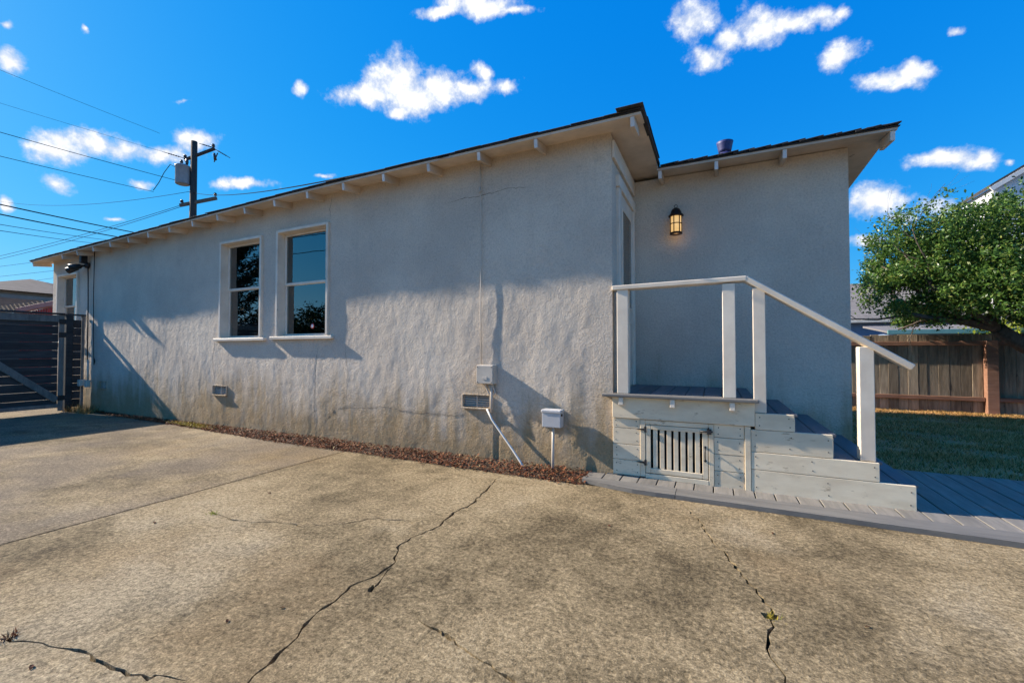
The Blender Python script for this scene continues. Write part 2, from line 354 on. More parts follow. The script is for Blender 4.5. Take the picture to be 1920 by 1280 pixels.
def fast(name, V, F, mat, parent=None, smooth=False):
    me = bpy.data.meshes.new(name); V = np.asarray(V, np.float32); F = np.asarray(F, np.int32)
    if parent is not None: V = V - np.array(worldloc(parent), np.float32)
    me.vertices.add(len(V)); me.vertices.foreach_set('co', V.ravel()); k = F.shape[1]
    me.loops.add(F.size); me.loops.foreach_set('vertex_index', F.ravel())
    me.polygons.add(len(F)); me.polygons.foreach_set('loop_start', np.arange(0, F.size, k, dtype=np.int32))
    if smooth: me.polygons.foreach_set('use_smooth', np.ones(len(F), bool))
    me.update(calc_edges=True); me.validate()
    me.materials.append(MT[mat]); o = bpy.data.objects.new(name, me); COL.objects.link(o); o.parent = parent
    return o
def copy_part(src, parent, loc, rot=None):
    c = src.copy(); COL.objects.link(c); c.parent = parent; c.location = Vector(loc) - (worldloc(parent) if parent else Vector((0, 0, 0)))
    if rot: c.rotation_euler = rot
    return c

# ================================================================== GROUND
g_ = MB().poly([(-900, -900, -.07), (900, -900, -.07), (900, 900, -.07), (-900, 900, -.07)]).build('ground', 'ground'); g_['kind'] = 'structure'

def crack_loop(pts, w, seed):
    rnd = random.Random(seed); P = [Vector(p) for p in pts]; Q = [P[0]]
    for a, b in zip(P, P[1:]):
        n = max(2, int((b - a).length / .035)); d = b - a; nn = Vector((-d.y, d.x)).normalized()
        for i in range(1, n + 1):
            q = a + d * (i / n)
            if i < n: q = q + nn * rnd.uniform(-.012, .012)
            Q.append(q)
    L, Rr = [], []
    for i, q in enumerate(Q):
        d = (Q[min(i + 1, len(Q) - 1)] - Q[max(i - 1, 0)]).normalized(); nn = Vector((-d.y, d.x))
        t = i / (len(Q) - 1); ww = w * (.35 + 1.0 * rnd.random() ** 1.5) * min(1, 6 * t + .15, 6 * (1 - t) + .15) * .5
        L.append(q + nn * ww); Rr.append(q - nn * ww)
    return L + Rr[::-1]
CR = {
 'main': ([(-1.735,3.46),(-1.747,3.402),(-1.677,3.076),(-1.616,2.681),(-1.647,2.519),(-1.599,2.292),(-1.627,2.19),(-1.654,2.068),(-1.647,1.941),(-1.542,1.806),(-1.531,1.673),(-1.569,1.562),(-1.557,1.454),(-1.549,1.358),(-1.538,1.28),(-1.51,1.207),(-1.474,1.121),(-1.451,1.039),(-1.449,.998),(-1.432,.939),(-1.40,.6),(-1.46,.2)], .016),
 'left': ([(-1.676,2.235),(-1.856,2.265),(-2.066,2.195),(-2.19,2.04),(-2.372,1.907),(-2.595,1.885),(-2.744,1.805),(-2.924,1.778),(-3.129,1.794),(-3.319,1.837)], .012),
 'low': ([(-2.72,.65),(-2.521,.666),(-2.461,.678),(-2.337,.727),(-2.245,.742),(-2.124,.774),(-1.972,.777),(-1.841,.784),(-1.752,.805),(-1.741,.831),(-1.631,.857)], .013),
 'spur': ([(-1.52,1.76),(-1.505,1.683),(-1.471,1.594),(-1.456,1.54)], .012),
 'mid': ([(-1.18,1.499),(-1.071,1.444),(-1.016,1.441),(-.932,1.428),(-.863,1.395),(-.765,1.365),(-.701,1.345),(-.55,1.3),(-.3,1.1)], .012),
 'right': ([(-.258,3.44),(-.106,3.097),(-.04,2.859),(.055,2.61),(.131,2.407),(.186,2.258),(.213,2.12),(.179,1.973),(.167,1.884),(.194,1.792),(.204,1.716),(.25,1.4)], .012)}
HOLES = [[(-1.487,1.585),(-1.462,1.565),(-1.448,1.53),(-1.47,1.525),(-1.487,1.55)], [(-1.0,1.445),(-.955,1.438),(-.925,1.41),(-.945,1.407),(-.985,1.43)], [(.165,2.13),(.235,2.14),(.225,2.10),(.18,2.09)]]
def slab(name, outline, loops, th=.055):
    verts, faces = [], []
    for lp in [outline] + loops:
        lp = list(lp); ar = sum(a[0] * b[1] - b[0] * a[1] for a, b in zip(lp, lp[1:] + lp[:1]))
        if ar < 0: lp = lp[::-1]
        faces.append(list(range(len(verts), len(verts) + len(lp)))); verts += [Vector((p[0], p[1])) for p in lp]
    vo, eo, fo, ov, oe, of = delaunay_2d_cdt(verts, [], faces, 1, 1e-5)
    bm = bmesh.new(); bv = [bm.verts.new((v[0], v[1], 0)) for v in vo]
    for f, src in zip(fo, of):
        if src == [0] or set(src) == {0}:
            try: bm.faces.new([bv[i] for i in f])
            except ValueError: pass
    bmesh.ops.delete(bm, geom=[v for v in bm.verts if not v.link_faces], context='VERTS')
    be = [e for e in bm.edges if len(e.link_faces) == 1]
    r = bmesh.ops.extrude_edge_only(bm, edges=be)
    for v in [g for g in r['geom'] if isinstance(g, bmesh.types.BMVert)]: v.co.z = -th
    bmesh.ops.recalc_face_normals(bm, faces=bm.faces[:])
    if max(bm.faces, key=lambda f: f.calc_area()).normal.z < 0: bmesh.ops.reverse_faces(bm, faces=bm.faces[:])
    me = bpy.data.meshes.new(name); bm.to_mesh(me); bm.free(); me.materials.append(MT['concrete'])
    o = bpy.data.objects.new(name, me); COL.objects.link(o); return o
drive = thing('driveway', (0, 0, 0), None, None, kind='structure')
def edge_w(x):                     # front edge of the slab along the planting strip
    pts = [(-11.5, 3.78), (-7.5, 3.66), (-5.0, 3.52), (-3.3, 3.525), (-1.7, 3.49), (-1.03, 3.50), (-.8, 3.52), (8, 3.52)]
    for (a, b), (c, d) in zip(pts, pts[1:]):
        if a <= x <= c: return b + (d - b) * (x - a) / (c - a) + .008 * noise.noise((x * 3, 0, 0))
    return 3.5
JX = -3.73
def jag(x, amp=.004): return x
loopsB = [crack_loop(p, w, i) for i, (p, w) in enumerate(CR.values())] + [[Vector(p) for p in h] for h in HOLES]
xsB = np.linspace(JX + .008, 5.5, 60); xsA = np.linspace(-10.6, JX - .008, 50)
joint = [(JX + .010 * noise.noise((y * 2.3, 5, 0)), y) for y in np.linspace(-4, 3.50, 60)]
outB = [(x + .009, y) for x, y in joint] + [(x, edge_w(x)) for x in xsB[1:]] + [(5.5, -4)]
outA = [(-10.6, -4), (-10.6, edge_w(-10.6))] + [(x, edge_w(x)) for x in xsA[1:-1]] + [(x - .009, y) for x, y in joint[::-1]]
for nm, ol, lp in (('slab', outB, loopsB), ('slab', outA, [])):
    s_ = slab(nm, ol, lp); s_.parent = drive
s_ = slab('slab', [(-10.63, -4), (-10.63, 3.9), (-24, 3.9), (-24, -4)], []); s_.parent = drive
crack_dark = MB().poly([(-23.9, -3.9, -.05), (5.4, -3.9, -.05), (5.4, 3.6, -.05), (-23.9, 3.6, -.05)]).build('crack_dark_sheet', 'crack_dark', drive)  # dark sheet added under the slabs so crack bottoms look shaded
# planting strip: soil sheet with litter, moss
nx, ny = 260, 10; V = []; F = []
for i in range(nx + 1):
    x = -10.9 + 10.1 * i / nx
    for j in range(ny + 1):
        y = (edge_w(x) - .02) + (3.87 - edge_w(x) + .02) * j / ny
        V.append((x, y, -.022 + .03 * j / ny + .018 * noise.noise((x * 5, y * 5, 1)) + .010 * noise.noise((x * 17, y * 17, 4))))
for i in range(nx):
    for j in range(ny):
        a = i * (ny + 1) + j; F.append((a, a + ny + 1, a + ny + 2, a + 1))
tag(fast('soil_strip', V, F, 'soil', smooth=True), kind='structure')
def bits(n, sampler, smin, smax, tilt=.7, aspect=.45):
    """n small leaf-like quads"""
    V = np.zeros((n * 4, 3), np.float32); F = np.arange(n * 4).reshape(n, 4)
    for i in range(n):
        p = sampler(); s = random.uniform(smin, smax); a = random.uniform(0, 6.283)
        u = Vector((math.cos(a), math.sin(a), random.uniform(-tilt, tilt))) * s
        w = Vector((-math.sin(a), math.cos(a), random.uniform(-tilt, tilt))) * s * aspect
        p = Vector(p); V[i * 4:i * 4 + 4] = [p - u, p + w * .9 + u * .1, p + u, p - w * .9 + u * .1]
    return V, F
def strip_pt():
    while True:
        x = random.uniform(-10.6, -1.0); e = edge_w(x)
        d = .55 + .45 * noise.noise((x * 1.3, 3, 0)) + (.35 if x > -6.6 else 0)
        if random.random() < d: break
    y = random.uniform(e - .015, 3.80) if random.random() < .93 else e - abs(random.gauss(0, .03))
    return (x, y, .004 + .03 * max(0, (y - e)) / .3 + abs(random.gauss(0, .012)))
V, F = bits(15000, strip_pt, .006, .020)
tag(fast('leaf_litter', V, F, 'litter'), 'red-brown fallen leaf litter along the foot of the stucco wall', 'leaf litter', kind='stuff')
def moss_pt():
    x = random.gauss(-7.05, .28); return (x, random.uniform(edge_w(x) - .01, 3.78), .012 + abs(random.gauss(0, .012)))
V, F = bits(2600, moss_pt, .005, .013, 1.2)
tag(fast('moss', V, F, 'moss'), 'yellow moss patch in the soil strip by the wall', 'moss', kind='stuff')

# ------------------------------------------------------------------ lawn
lawn = MB().poly([(1.0, 4.9, -.01), (40, 4.9, -.01), (40, 10.7, -.01), (1.0, 10.7, -.01)]).build('lawn', 'lawn'); lawn['kind'] = 'structure'
def blades(n, sampler, hmin, hmax, wid):
    V = np.zeros((n * 3, 3), np.float32); F = np.arange(n * 3).reshape(n, 3)
    for i in range(n):
        x, y, z, k = sampler(); h = random.uniform(hmin, hmax) * k; a = random.uniform(0, 6.283); w = wid * random.uniform(.7, 1.3)
        lx, ly = random.gauss(0, .6) * h, random.gauss(0, .6) * h
        V[i * 3:i * 3 + 3] = [(x - math.cos(a) * w, y - math.sin(a) * w, z), (x + math.cos(a) * w, y + math.sin(a) * w, z), (x + lx, y + ly, z + h)]
    return V, F
def lawn_pt():
    while True:
        y = 5.1 + (10.55 - 5.1) * random.random() ** 1.0; x = random.uniform(1.15, 6.6)
        d = .5 + .9 * noise.noise((x * 1.1, y * 2.6, 2)) + .3 * noise.noise((x * 4, y * 7, 9))
        if random.random() < max(.10, d): return (x, y, -.012, .6 + .7 * max(0, min(1, d)))
V, F = blades(70000, lawn_pt, .018, .050, .005)
tag(fast('lawn_grass', V, F, 'grass'), 'dry patchy lawn grass in front of the board fence', 'grass', kind='stuff')

# ================================================================== HOUSE
house = thing('stucco_house', (-.825, 3.83, 0), 'low grey stucco house with exposed rafter tails and a stepped-back corner', 'house')
W1 = (-6.57, -5.63, 1.30, 2.71); W2 = (-5.32, -4.35, 1.31, 2.73); W3 = (-11.94, -11.06, 1.30, 2.63)
def z_front(x):                    # soffit line, sagging gently to the left
    return 3.045 if x > -4.3 else 3.045 - .018 * (-4.3 - x) - .0003 * (-4.3 - x) ** 2
PLINTH = [(-4.60, -.1), (-4.57, .06), (-4.47, .18), (-4.22, .40), (-4.0, .44), (-3.62, .445), (-3.52, .47), (-3.15, .43), (-2.5, .425), (-2.15, .48), (-2.045, .49), (-2.03, .46), (-2.022, .10), (-2.1, -.1)]
def in_poly(x, z, P):
    c = False; j = len(P) - 1
    for i in range(len(P)):
        if (P[i][1] > z) != (P[j][1] > z) and x < (P[j][0] - P[i][0]) * (z - P[i][1]) / (P[j][1] - P[i][1]) + P[i][0]: c = not c
        j = i
    return c
BLOB = [(-1.98, -.1), (-1.95, .4), (-1.75, .50), (-1.45, .36), (-1.2, .26), (-1.05, .15), (-1.05, -.1)]
def front_disp(x, z):
    lump = noise.noise((x * 2.6, z * 1.3, 3)) * .0060 + noise.noise((x * 6.2, z * 3.4, 8)) * .0038 + noise.noise((x * 13, z * 9, 1)) * .0024 + noise.noise((x * 24, z * 17, 6)) * .0016
    lump *= .55 + .45 * max(0, min(1, (2.4 - z) / 1.2))
    lump *= max(0, min(1, (-.87 - x) / .2, (x + 12.12) / .2))
    seam = -.003 * math.exp(-((x + 4.565 - .05 * noise.noise((z * 2, 0, 0))) / .02) ** 2) * (1 if .1 < z < 1.25 else 0)
    r = lump + seam
    if in_poly(x, z, PLINTH): r -= .002
    elif x > -2.02 and z < .5: r -= .010 * max(0, min(1, (-1.25 - x) / .4)) * max(0, min(1, (.5 - z) / .06))
    if in_poly(x, z, BLOB): r += .008
    return r
def grid_wall(name, xs, zs, topf, y, disp, holes, mat='stucco', parent=house):
    V, F, idx = [], [], {}
    def vid(i, j):
        if (i, j) not in idx:
            x, z = xs[i], zs[j]; zt = topf(x); z = min(z, zt)
            idx[(i, j)] = len(V); V.append((x, y - disp(x, z), z))
        return idx[(i, j)]
    for i in range(len(xs) - 1):
        xm = (xs[i] + xs[i + 1]) / 2; zt = topf(xm)
        for j in range(len(zs) - 1):
            if zs[j] >= min(topf(xs[i]), topf(xs[i + 1])): break
            zm = (zs[j] + zs[j + 1]) / 2
            if any(h[0] < xm < h[1] and h[2] < zm < h[3] for h in holes): continue
            F.append((vid(i, j), vid(i + 1, j), vid(i + 1, j + 1), vid(i, j + 1)))
    return fast(name, V, F, mat, parent, smooth=True)
def lines(a, b, step, extra):
    ls = list(np.linspace(a, b, int(round((b - a) / step)) + 1)) + list(extra); ls.sort()
    out = [ls[0]]
    for v in ls[1:]:
        if v - out[-1] > .006: out.append(v)
        elif any(abs(v - e) < 1e-9 for e in extra): out[-1] = v
    return out
VENTS = [(-10.20, -9.90, .44, .565), (-6.73, -6.39, .47, .605), (-2.39, -2.06, .53, .665)]
HOL = [W1, W2, W3] + VENTS
xs = lines(-12.2, -.825, .021, [v for h in HOL for v in h[:2]]); zs = lines(-.08, 3.16, .021, [v for h in HOL for v in h[2:]])
grid_wall('wall', xs, zs, lambda x: z_front(x) + .055, 3.83, front_disp, HOL)
def flat_disp(x, z): return .004 * noise.noise((x * 3, z * 2, 20)) + .002 * noise.noise((x * 9, z * 8, 30))
LY = 4.93
xs = lines(-.84, 1.145, .05, []); zs = lines(-.08, 3.05, .05, [])
grid_wall('wall', xs, zs, lambda x: 3.02, LY, flat_disp, [])
# side walls and the unseen back, one solid shell piece each
MB().box(-.965, -.825, 3.833, LY + .02, -.08, 3.07, .004).build('wall', 'stucco', house)
MB().box(1.005, 1.145, LY + .003, 9.15, -.08, 3.0, .004).build('wall', 'stucco', house)
MB().box(-12.2, -12.06, 3.833, 9.15, -.08, 2.9, .004).build('wall', 'stucco', house)
MB().box(-12.05, 1.0, 9.01, 9.15, -.08, 2.9, .004).build('wall', 'stucco', house)
MB().box(-12.05, -.97, 3.95, 9.0, .62, .70, 0).build('floor', 'interior', house)
MB().box(-12.05, -.97, 6.3, 6.4, .70, 2.9, 0).build('partition', 'interior', house)
# roof decks (soffit boards seen from below)
def roof_deck(x0, x1, y0, y1, zf, th, name, mat, step=1.0, up=.035):
    n = max(1, int((x1 - x0) / step)); m = MB(); bm = m.bm; rows = []
    for i in range(n + 1):
        x = x0 + (x1 - x0) * i / n; z = zf(x)
        ym = y0 + .26; rows.append([bm.verts.new(p) for p in ((x, y0, z), (x, ym, z + up), (x, y1, z - .10), (x, y1, z - .10 + th), (x, ym, z + up + th), (x, y0, z + th))])
    for a, b in zip(rows, rows[1:]):
        for k in range(6): bm.faces.new((a[k], a[(k + 1) % 6], b[(k + 1) % 6], b[k]))
    bm.faces.new(rows[0]); bm.faces.new(rows[-1][::-1]); return m.build(name, mat, house)
FE = 3.57                                             # front edge of the roof over the long wall
roofL = roof_deck(-12.44, -.53, FE, 9.35, lambda x: z_front(x) + .010, .022, 'roof', 'soffit')
roofR = roof_deck(-.529, 1.42, LY - .29, 9.35, lambda x: 2.995, .022, 'roof', 'soffit')
roof_deck(-12.45, -.515, FE - .012, 9.37, lambda x: z_front(x) + .034, .008, 'roofing_felt', 'shingle')
roof_deck(-.514, 1.435, LY - .302, 9.37, lambda x: 3.019, .008, 'roofing_felt', 'shingle')
# shingle tabs along the edges
sh = None; x = -12.45
while x < -.56:
    z = z_front(x + .15) + .044
    if sh is None: sh = MB().box(-.148, .148, -.11, .11, 0, .008, .002).build('shingle', 'shingle', roofL, origin=(0, 0, 0)); o = sh; o.location = Vector((x + .15, FE + .088, z)) - worldloc(roofL)
    else: o = copy_part(sh, roofL, (x + .15, FE + .088 + random.uniform(-.006, .004), z + random.uniform(0, .004)))
    o.rotation_euler = (.13 + random.uniform(-.015, .02), 0, random.uniform(-.01, .01)); o.location.z += .013; x += .298
sh2 = MB().box(-.09, .09, -.11, .11, 0, .011, .002).build('shingle', 'shingle', roofR, origin=(0, 0, 0)); first = True; x = -.49
while x < 1.40:                                       # courses lap over each other like steps along this edge
    loc = (x + .085, LY - .205 + random.uniform(-.006, .004), 3.047 + random.uniform(0, .004))
    o = sh2 if first else copy_part(sh2, roofR, loc)
    if first: o.location = Vector(loc) - worldloc(roofR); first = False
    o.rotation_euler = (.13 + random.uniform(-.01, .02), R(-4.5) + random.uniform(-.02, .02), 0); x += .135
y = FE + .08; k = 0
while y < LY - .25:                                   # side edge of the long roof, at the step back
    o = copy_part(sh, roofL, (-.612, y, z_front(0) + .050 + .036 * min(1, (y - FE) / .26) + .003 * (k % 2))); o.rotation_euler = (0, 0, R(90)); y += .29; k += 1
y = LY - .1
while y < 9.2:
    o = copy_part(sh, roofR, (1.33, y, 3.066 - .025 * (y - LY))); o.rotation_euler = (0, 0, R(90)); y += .296
MB().box(-.545, -.507, FE - .014, LY - .20, z_front(0) + .040, z_front(0) + .066, .004).build('edge_cap', 'shingle', roofL)
# rafter tails
tl = MB().box(-.017, .017, .004, .27, -.082, 0, .002).build('rafter_tail', 'soffit', house, origin=(0, 0, 0)); first = True
te = MB().box(-.0165, .0165, 0, .0038, -.081, -.002, .001).build('lit_end', 'tail', tl)  # pale plate: brightness from sun and sky put into the end's colour
TX = [-.60] + [-1.463 - .6 * i for i in range(17)] + [-12.36]
for x in TX:
    loc = (x, FE + .006, z_front(x) + .009)
    o = tl if first else copy_part(tl, house, loc)
    if first: o.location = Vector(loc) - worldloc(house); first = False
    o.rotation_euler = (.134, random.uniform(-.02, .02), random.uniform(-.015, .015))
    if o is not tl: c = te.copy(); COL.objects.link(c); c.parent = o
for x in (-.50, .031, .607, 1.39):
    o = copy_part(tl, house, (x, LY - .284, 2.994)); o.rotation_euler = (.10, 0, 0); c = te.copy(); COL.objects.link(c); c.parent = o
lk = MB().box(0, .295, -.02, .02, -.09, 0, .003).build('lookout', 'tail', house, origin=(-.824, FE + .045, z_front(0) + .007))
copy_part(lk, house, (-.824, LY - .31, z_front(0) - .02))
for y in (5.55, 6.4, 7.3, 8.2): copy_part(lk, house, (1.146, y, 2.992 - .019 * (y - LY)))
# frieze board on the side return
B('frieze_board', 'white', house, -.823, -.80, 3.835, LY - .01, 2.86, 3.02)

def window(Wd, meet, curtain_side=True):
    x0, x1, z0, z1 = Wd
    fr = MB()
    fr.box(x0 - .004, x0 + .034, 3.795, 3.935, z0, z1, .004).box(x1 - .034, x1 + .004, 3.795, 3.935, z0, z1, .004)
    fr.box(x0 + .035, x1 - .035, 3.795, 3.935, z1 - .036, z1 + .003, .004)
    w = fr.build('window', 'white', house, origin=(x0, 3.83, z0))
    MB().box(x0 - .095, x1 + .095, 3.778, 3.90, z0 - .045, z0 - .004, .005).build('sill', 'white', w)
    sx0, sx1 = x0 + .036, x1 - .036
    for a, b, y in ((meet - .012, z1 - .037, 3.902), (z0, meet + .012, 3.915)):
        s = MB().box(sx0, sx0 + .035, y, y + .022, a, b, .003).box(sx1 - .035, sx1, y, y + .022, a, b, .003)
        s.box(sx0 + .036, sx1 - .036, y, y + .022, b - .03, b, .003).box(sx0 + .036, sx1 - .036, y, y + .022, a, a + .032, .003)
        s.build('sash', 'white', w)
        MB().box(sx0 + .03, sx1 - .03, y + .010, y + .013, a + .025, b - .025, 0).build('pane', 'glass', w)
    return w
w1 = window(W1, 2.01); w2 = window(W2, 2.01); w3 = window(W3, 2.0)
# round alarm sticker inside the lower pane of the second window
st = MB().lathe((-4.76, 3.922, 1.44), [(.0, 0), (.034, .0), (.034, .0015), (0, .0015)], 20, 'Y').build('sticker', 'sticker', w2)
MB().lathe((-4.76, 3.9195, 1.44), [(.010, 0), (.022, 0), (.022, .001), (.010, .001)], 18, 'Y').build('sticker_print', 'stickerw', w2)
def curtain(x0, x1, z0, z1, label):
    V, F = [], []; n = 60
    for i in range(n + 1):
        x = x0 + (x1 - x0) * i / n; y = 4.06 + .022 * math.sin(i * .95) + .008 * math.sin(i * 2.3)
        V += [(x, y, z0), (x, y, z1), (x, y + .006, z0), (x, y + .006, z1)]
    for i in range(n):
        a = i * 4; F += [(a, a + 4, a + 5, a + 1), (a + 2, a + 3, a + 7, a + 6)]
    tag(fast('curtain', V, F, 'curtain', smooth=True), label, 'curtain')
curtain(-5.42, -5.10, 1.25, 2.8, 'beige curtain drawn aside inside the larger pane of the right window')
curtain(-12.0, -11.35, 1.25, 2.7, 'beige curtain inside the window behind the gate')
# screened foundation vents
for (x0, x1, z0, z1) in VENTS:
    v = MB().box(x0 + .002, x1 - .002, 3.90, 3.91, z0, z1, 0).build('vent', 'dark', house)  # dark sheet in place of the unlit hollow behind the louvers
    f = MB().box(x0, x1, 3.80, 3.86, z0 - .012, z0 + .004, .003).box(x0 - .006, x0 + .008, 3.815, 3.90, z0, z1, .003).box(x1 - .008, x1 + .006, 3.815, 3.90, z0, z1, .003)
    f.box(x0 + .009, x1 - .009, 3.82, 3.90, z1 - .006, z1 + .008, .003).build('vent_frame', 'stucco', v)
    n = 5; dz = (z1 - z0 - .02) / n
    for i in range(n):
        MB().beam(((x0 + .01), 3.858, z0 + .012 + dz * (i + .45)), ((x1 - .01), 3.858, z0 + .012 + dz * (i + .45)), .03, .006, .001, up=(0, -.5, 1)).build('louver', 'conduit', v)
    B('vent_mullion', 'conduit', v, (x0 + x1) / 2 - .006, (x0 + x1) / 2 + .006, 3.838, 3.86, z0 + .005, z1 - .007)
# hairline cracks in the stucco, drawn as flat darker ribbons on its face
def wall_crack(pts, w, seed):
    rnd = random.Random(seed); Q = []
    for (a, b), (c, d) in zip(pts, pts[1:]):
        n = max(2, int(math.hypot(c - a, d - b) / .03))
        for i in range(n): Q.append((a + (c - a) * i / n + rnd.uniform(-.007, .007), b + (d - b) * i / n + rnd.uniform(-.007, .007)))
    Q.append(pts[-1]); V, F = [], []
    for i, (x, z) in enumerate(Q):
        dx = Q[min(i + 1, len(Q) - 1)][0] - Q[max(i - 1, 0)][0]; dz = Q[min(i + 1, len(Q) - 1)][1] - Q[max(i - 1, 0)][1]; l = math.hypot(dx, dz) or 1
        t = i / (len(Q) - 1); ww = w * rnd.uniform(.4, 1) * min(1, 5 * t + .1, 5 * (1 - t) + .1)
        for k in (-1, 1): px, pz = x - k * dz / l * ww, z + k * dx / l * ww; V.append((px, 3.83 - front_disp(px, pz) - .0012, pz))
    for i in range(len(Q) - 1): F.append((2 * i, 2 * i + 1, 2 * i + 3, 2 * i + 2))
    fast('wall_crack', V, F, 'crack', house)
wall_crack([(-4.33, 2.76), (-4.36, 2.9), (-4.31, 3.06)], .0035, 1); wall_crack([(-4.60, .10), (-4.60, .5), (-4.59, .83), (-4.54, 1.24)], .0035, 2)
wall_crack([(-2.62, 2.70), (-2.4, 2.73), (-2.17, 2.72), (-1.9, 2.75), (-1.6, 2.72)], .003, 3); wall_crack([(-4.47, .17), (-4.22, .41), (-3.62, .45), (-3.52, .475), (-3.15, .435), (-2.5, .43), (-2.2, .47)], .002, 4)
wall_crack([(-6.70, .62), (-6.76, 1.0), (-6.70, 1.26)], .003, 5); wall_crack([(-4.05, .50), (-4.03, .85), (-4.08, 1.2)], .0025, 6); wall_crack([(-7.6, 1.2), (-7.5, .8), (-7.6, .45)], .0025, 7)
# side door in the return wall
dY0, dY1, dZ1 = 4.13, 4.80, 2.66
B('door_casing', 'white', house, -.835, -.795, dY0 - .10, dY0, .745, dZ1); B('door_casing', 'white', house, -.835, -.795, dY1, dY1 + .09, .745, dZ1)
B('door_casing', 'white', house, -.835, -.79, dY0 - .12, dY1 + .10, dZ1 + .002, dZ1 + .11)
dr = MB().box(-.824, -.812, dY0 + .002, dY1 - .002, .75, dZ1 - .002, .003).build('door', 'white', house)
for z0, z1 in ((1.55, 2.52), (.90, 1.42)):
    for a in ((dY0 + .08, dY0 + .10, z0, z1), (dY1 - .10, dY1 - .08, z0, z1), (dY0 + .101, dY1 - .101, z0, z0 + .02), (dY0 + .101, dY1 - .101, z1 - .02, z1)):
        B('door_moulding', 'white', dr, -.811, -.80, *a)
MB().box(-.810, -.806, dY0 + .101, dY1 - .101, 1.571, 2.499, 0).build('pane', 'glass', dr)
MB().lathe((-.811, dY0 + .06, 1.62), [(.0, 0), (.012, 0), (.012, .03), (.026, .04), (.026, .055), (.0, .06)], 14, 'X').build('door_knob', 'rust', dr)

# ================================================================== THINGS ON THE WALLS
# wall lantern
lx, ly, lz = -.36, LY - .105, 2.36
lan = thing('wall_lantern', (lx, ly, lz), 'small bronze wall lantern with amber glass, lit, above the porch', 'lantern')
MB().lathe((lx, ly, lz), [(.052, .012), (.052, .19)], 24).build('glass', 'lampglass', lan)
MB().lathe((lx, ly, lz), [(.040, -.004), (.062, -.004), (.064, .004), (.058, .014), (.040, .014)], 24).build('base_ring', 'rust', lan)
MB().lathe((lx, ly, lz), [(.036, .006), (.0, .006)], 20).build('lower_lens', 'lampglass', lan)
MB().lathe((lx, ly, lz), [(.060, .182), (.076, .186), (.076, .196), (.058, .212), (.052, .235), (.038, .262), (.016, .276), (.0, .278)], 24).build('cap', 'rust', lan)
for k in range(6):
    a = R(k * 60 + 12); MB().tube([(lx + .055 * math.cos(a), ly + .055 * math.sin(a), lz + .012), (lx + .055 * math.cos(a), ly + .055 * math.sin(a), lz + .19)], .0055, 6).build('bar', 'rust', lan)
MB().tube([(lx + .056 * math.cos(R(t)), ly + .056 * math.sin(R(t)), lz + .105) for t in range(0, 361, 15)], .005, 6, False).build('band', 'rust', lan)
MB().tube([(lx + .016 * math.cos(R(t)), ly, lz + .293 + .016 * math.sin(R(t))) for t in range(0, 361, 20)], .003, 6, False).build('ring', 'rust', lan)
MB().box(lx - .03, lx + .03, LY - .012, LY + .01, lz + .11, lz + .25, .006).tube([(lx, LY - .01, lz + .205), (lx, ly + .05, lz + .215)], .011, 8).build('bracket', 'rust', lan)
pl = bpy.data.lights.new('lantern_bulb', 'POINT'); pl.energy = .05; pl.color = (1, .58, .25); pl.shadow_soft_size = .03
po = bpy.data.objects.new('lantern_bulb', pl); COL.objects.link(po); po.parent = lan; po.location = (0, 0, -.03)
# flood light under the eave
fx, fz = -10.66, 2.72
fl = thing('flood_light', (fx, 3.81, fz), 'black twin-head security flood light high under the eave by the gate', 'flood light')
MB().lathe((fx, 3.82, fz), [(.055, 0), (.055, -.05), (.03, -.06), (0, -.06)], 16, 'Y').build('mount_plate', 'black', fl)
MB().box(fx - .04, fx + .04, 3.69, 3.79, fz + .03, fz + .20, .01).build('sensor', 'black', fl)
for a in (-1, 1):
    p0 = Vector((fx, 3.77, fz - .01)); d = Vector((-.55, -.75 - .25 * a, -.32)).normalized(); m = MB()
    m.tube([p0, p0 + d * .08 + Vector((.06 * a, 0, .01)), p0 + d * .10 + Vector((.09 * a, 0, .0)), p0 + d * .19 + Vector((.09 * a, 0, 0)), p0 + d * .25 + Vector((.09 * a, 0, 0))], [.015, .018, .045, .055, .062], 16)
    m.build('lamp_head', 'black', fl)
MB().tube([(fx + .02, 3.80, fz - .04), (fx + .05, 3.795, fz - .2), (fx + .085, 3.79, 2.0), (fx + .10, 3.79, .9)], .009, 8).build('cord', 'black', fl)
cd = thing('conduit', (-10.52, 3.80, .48), 'grey vertical conduit with outlet box low beside the gate', 'conduit')
MB().tube([(-10.53, 3.79, .95), (-10.52, 3.79, .56)], .014, 8).build('pipe', 'conduit', cd)
B('outlet_box', 'grey_metal', cd, -10.57, -10.49, 3.755, 3.82, .44, .57, bev=.006)
B('outlet_cover', 'grey_metal', cd, -10.70, -10.60, 3.70, 3.80, .46, .58, bev=.01)
tag(MB().tube([(-10.42, 3.81, 3.02), (-10.40, 3.80, 2.2), (-10.36, 3.80, 1.2), (-10.34, 3.80, .95), (-10.30, 3.79, .86), (-10.27, 3.79, .93), (-10.30, 3.785, 1.0)], .006, 6).build('cable', 'cable_b'), 'thin black cable hanging down the wall right of the flood light', 'cable')
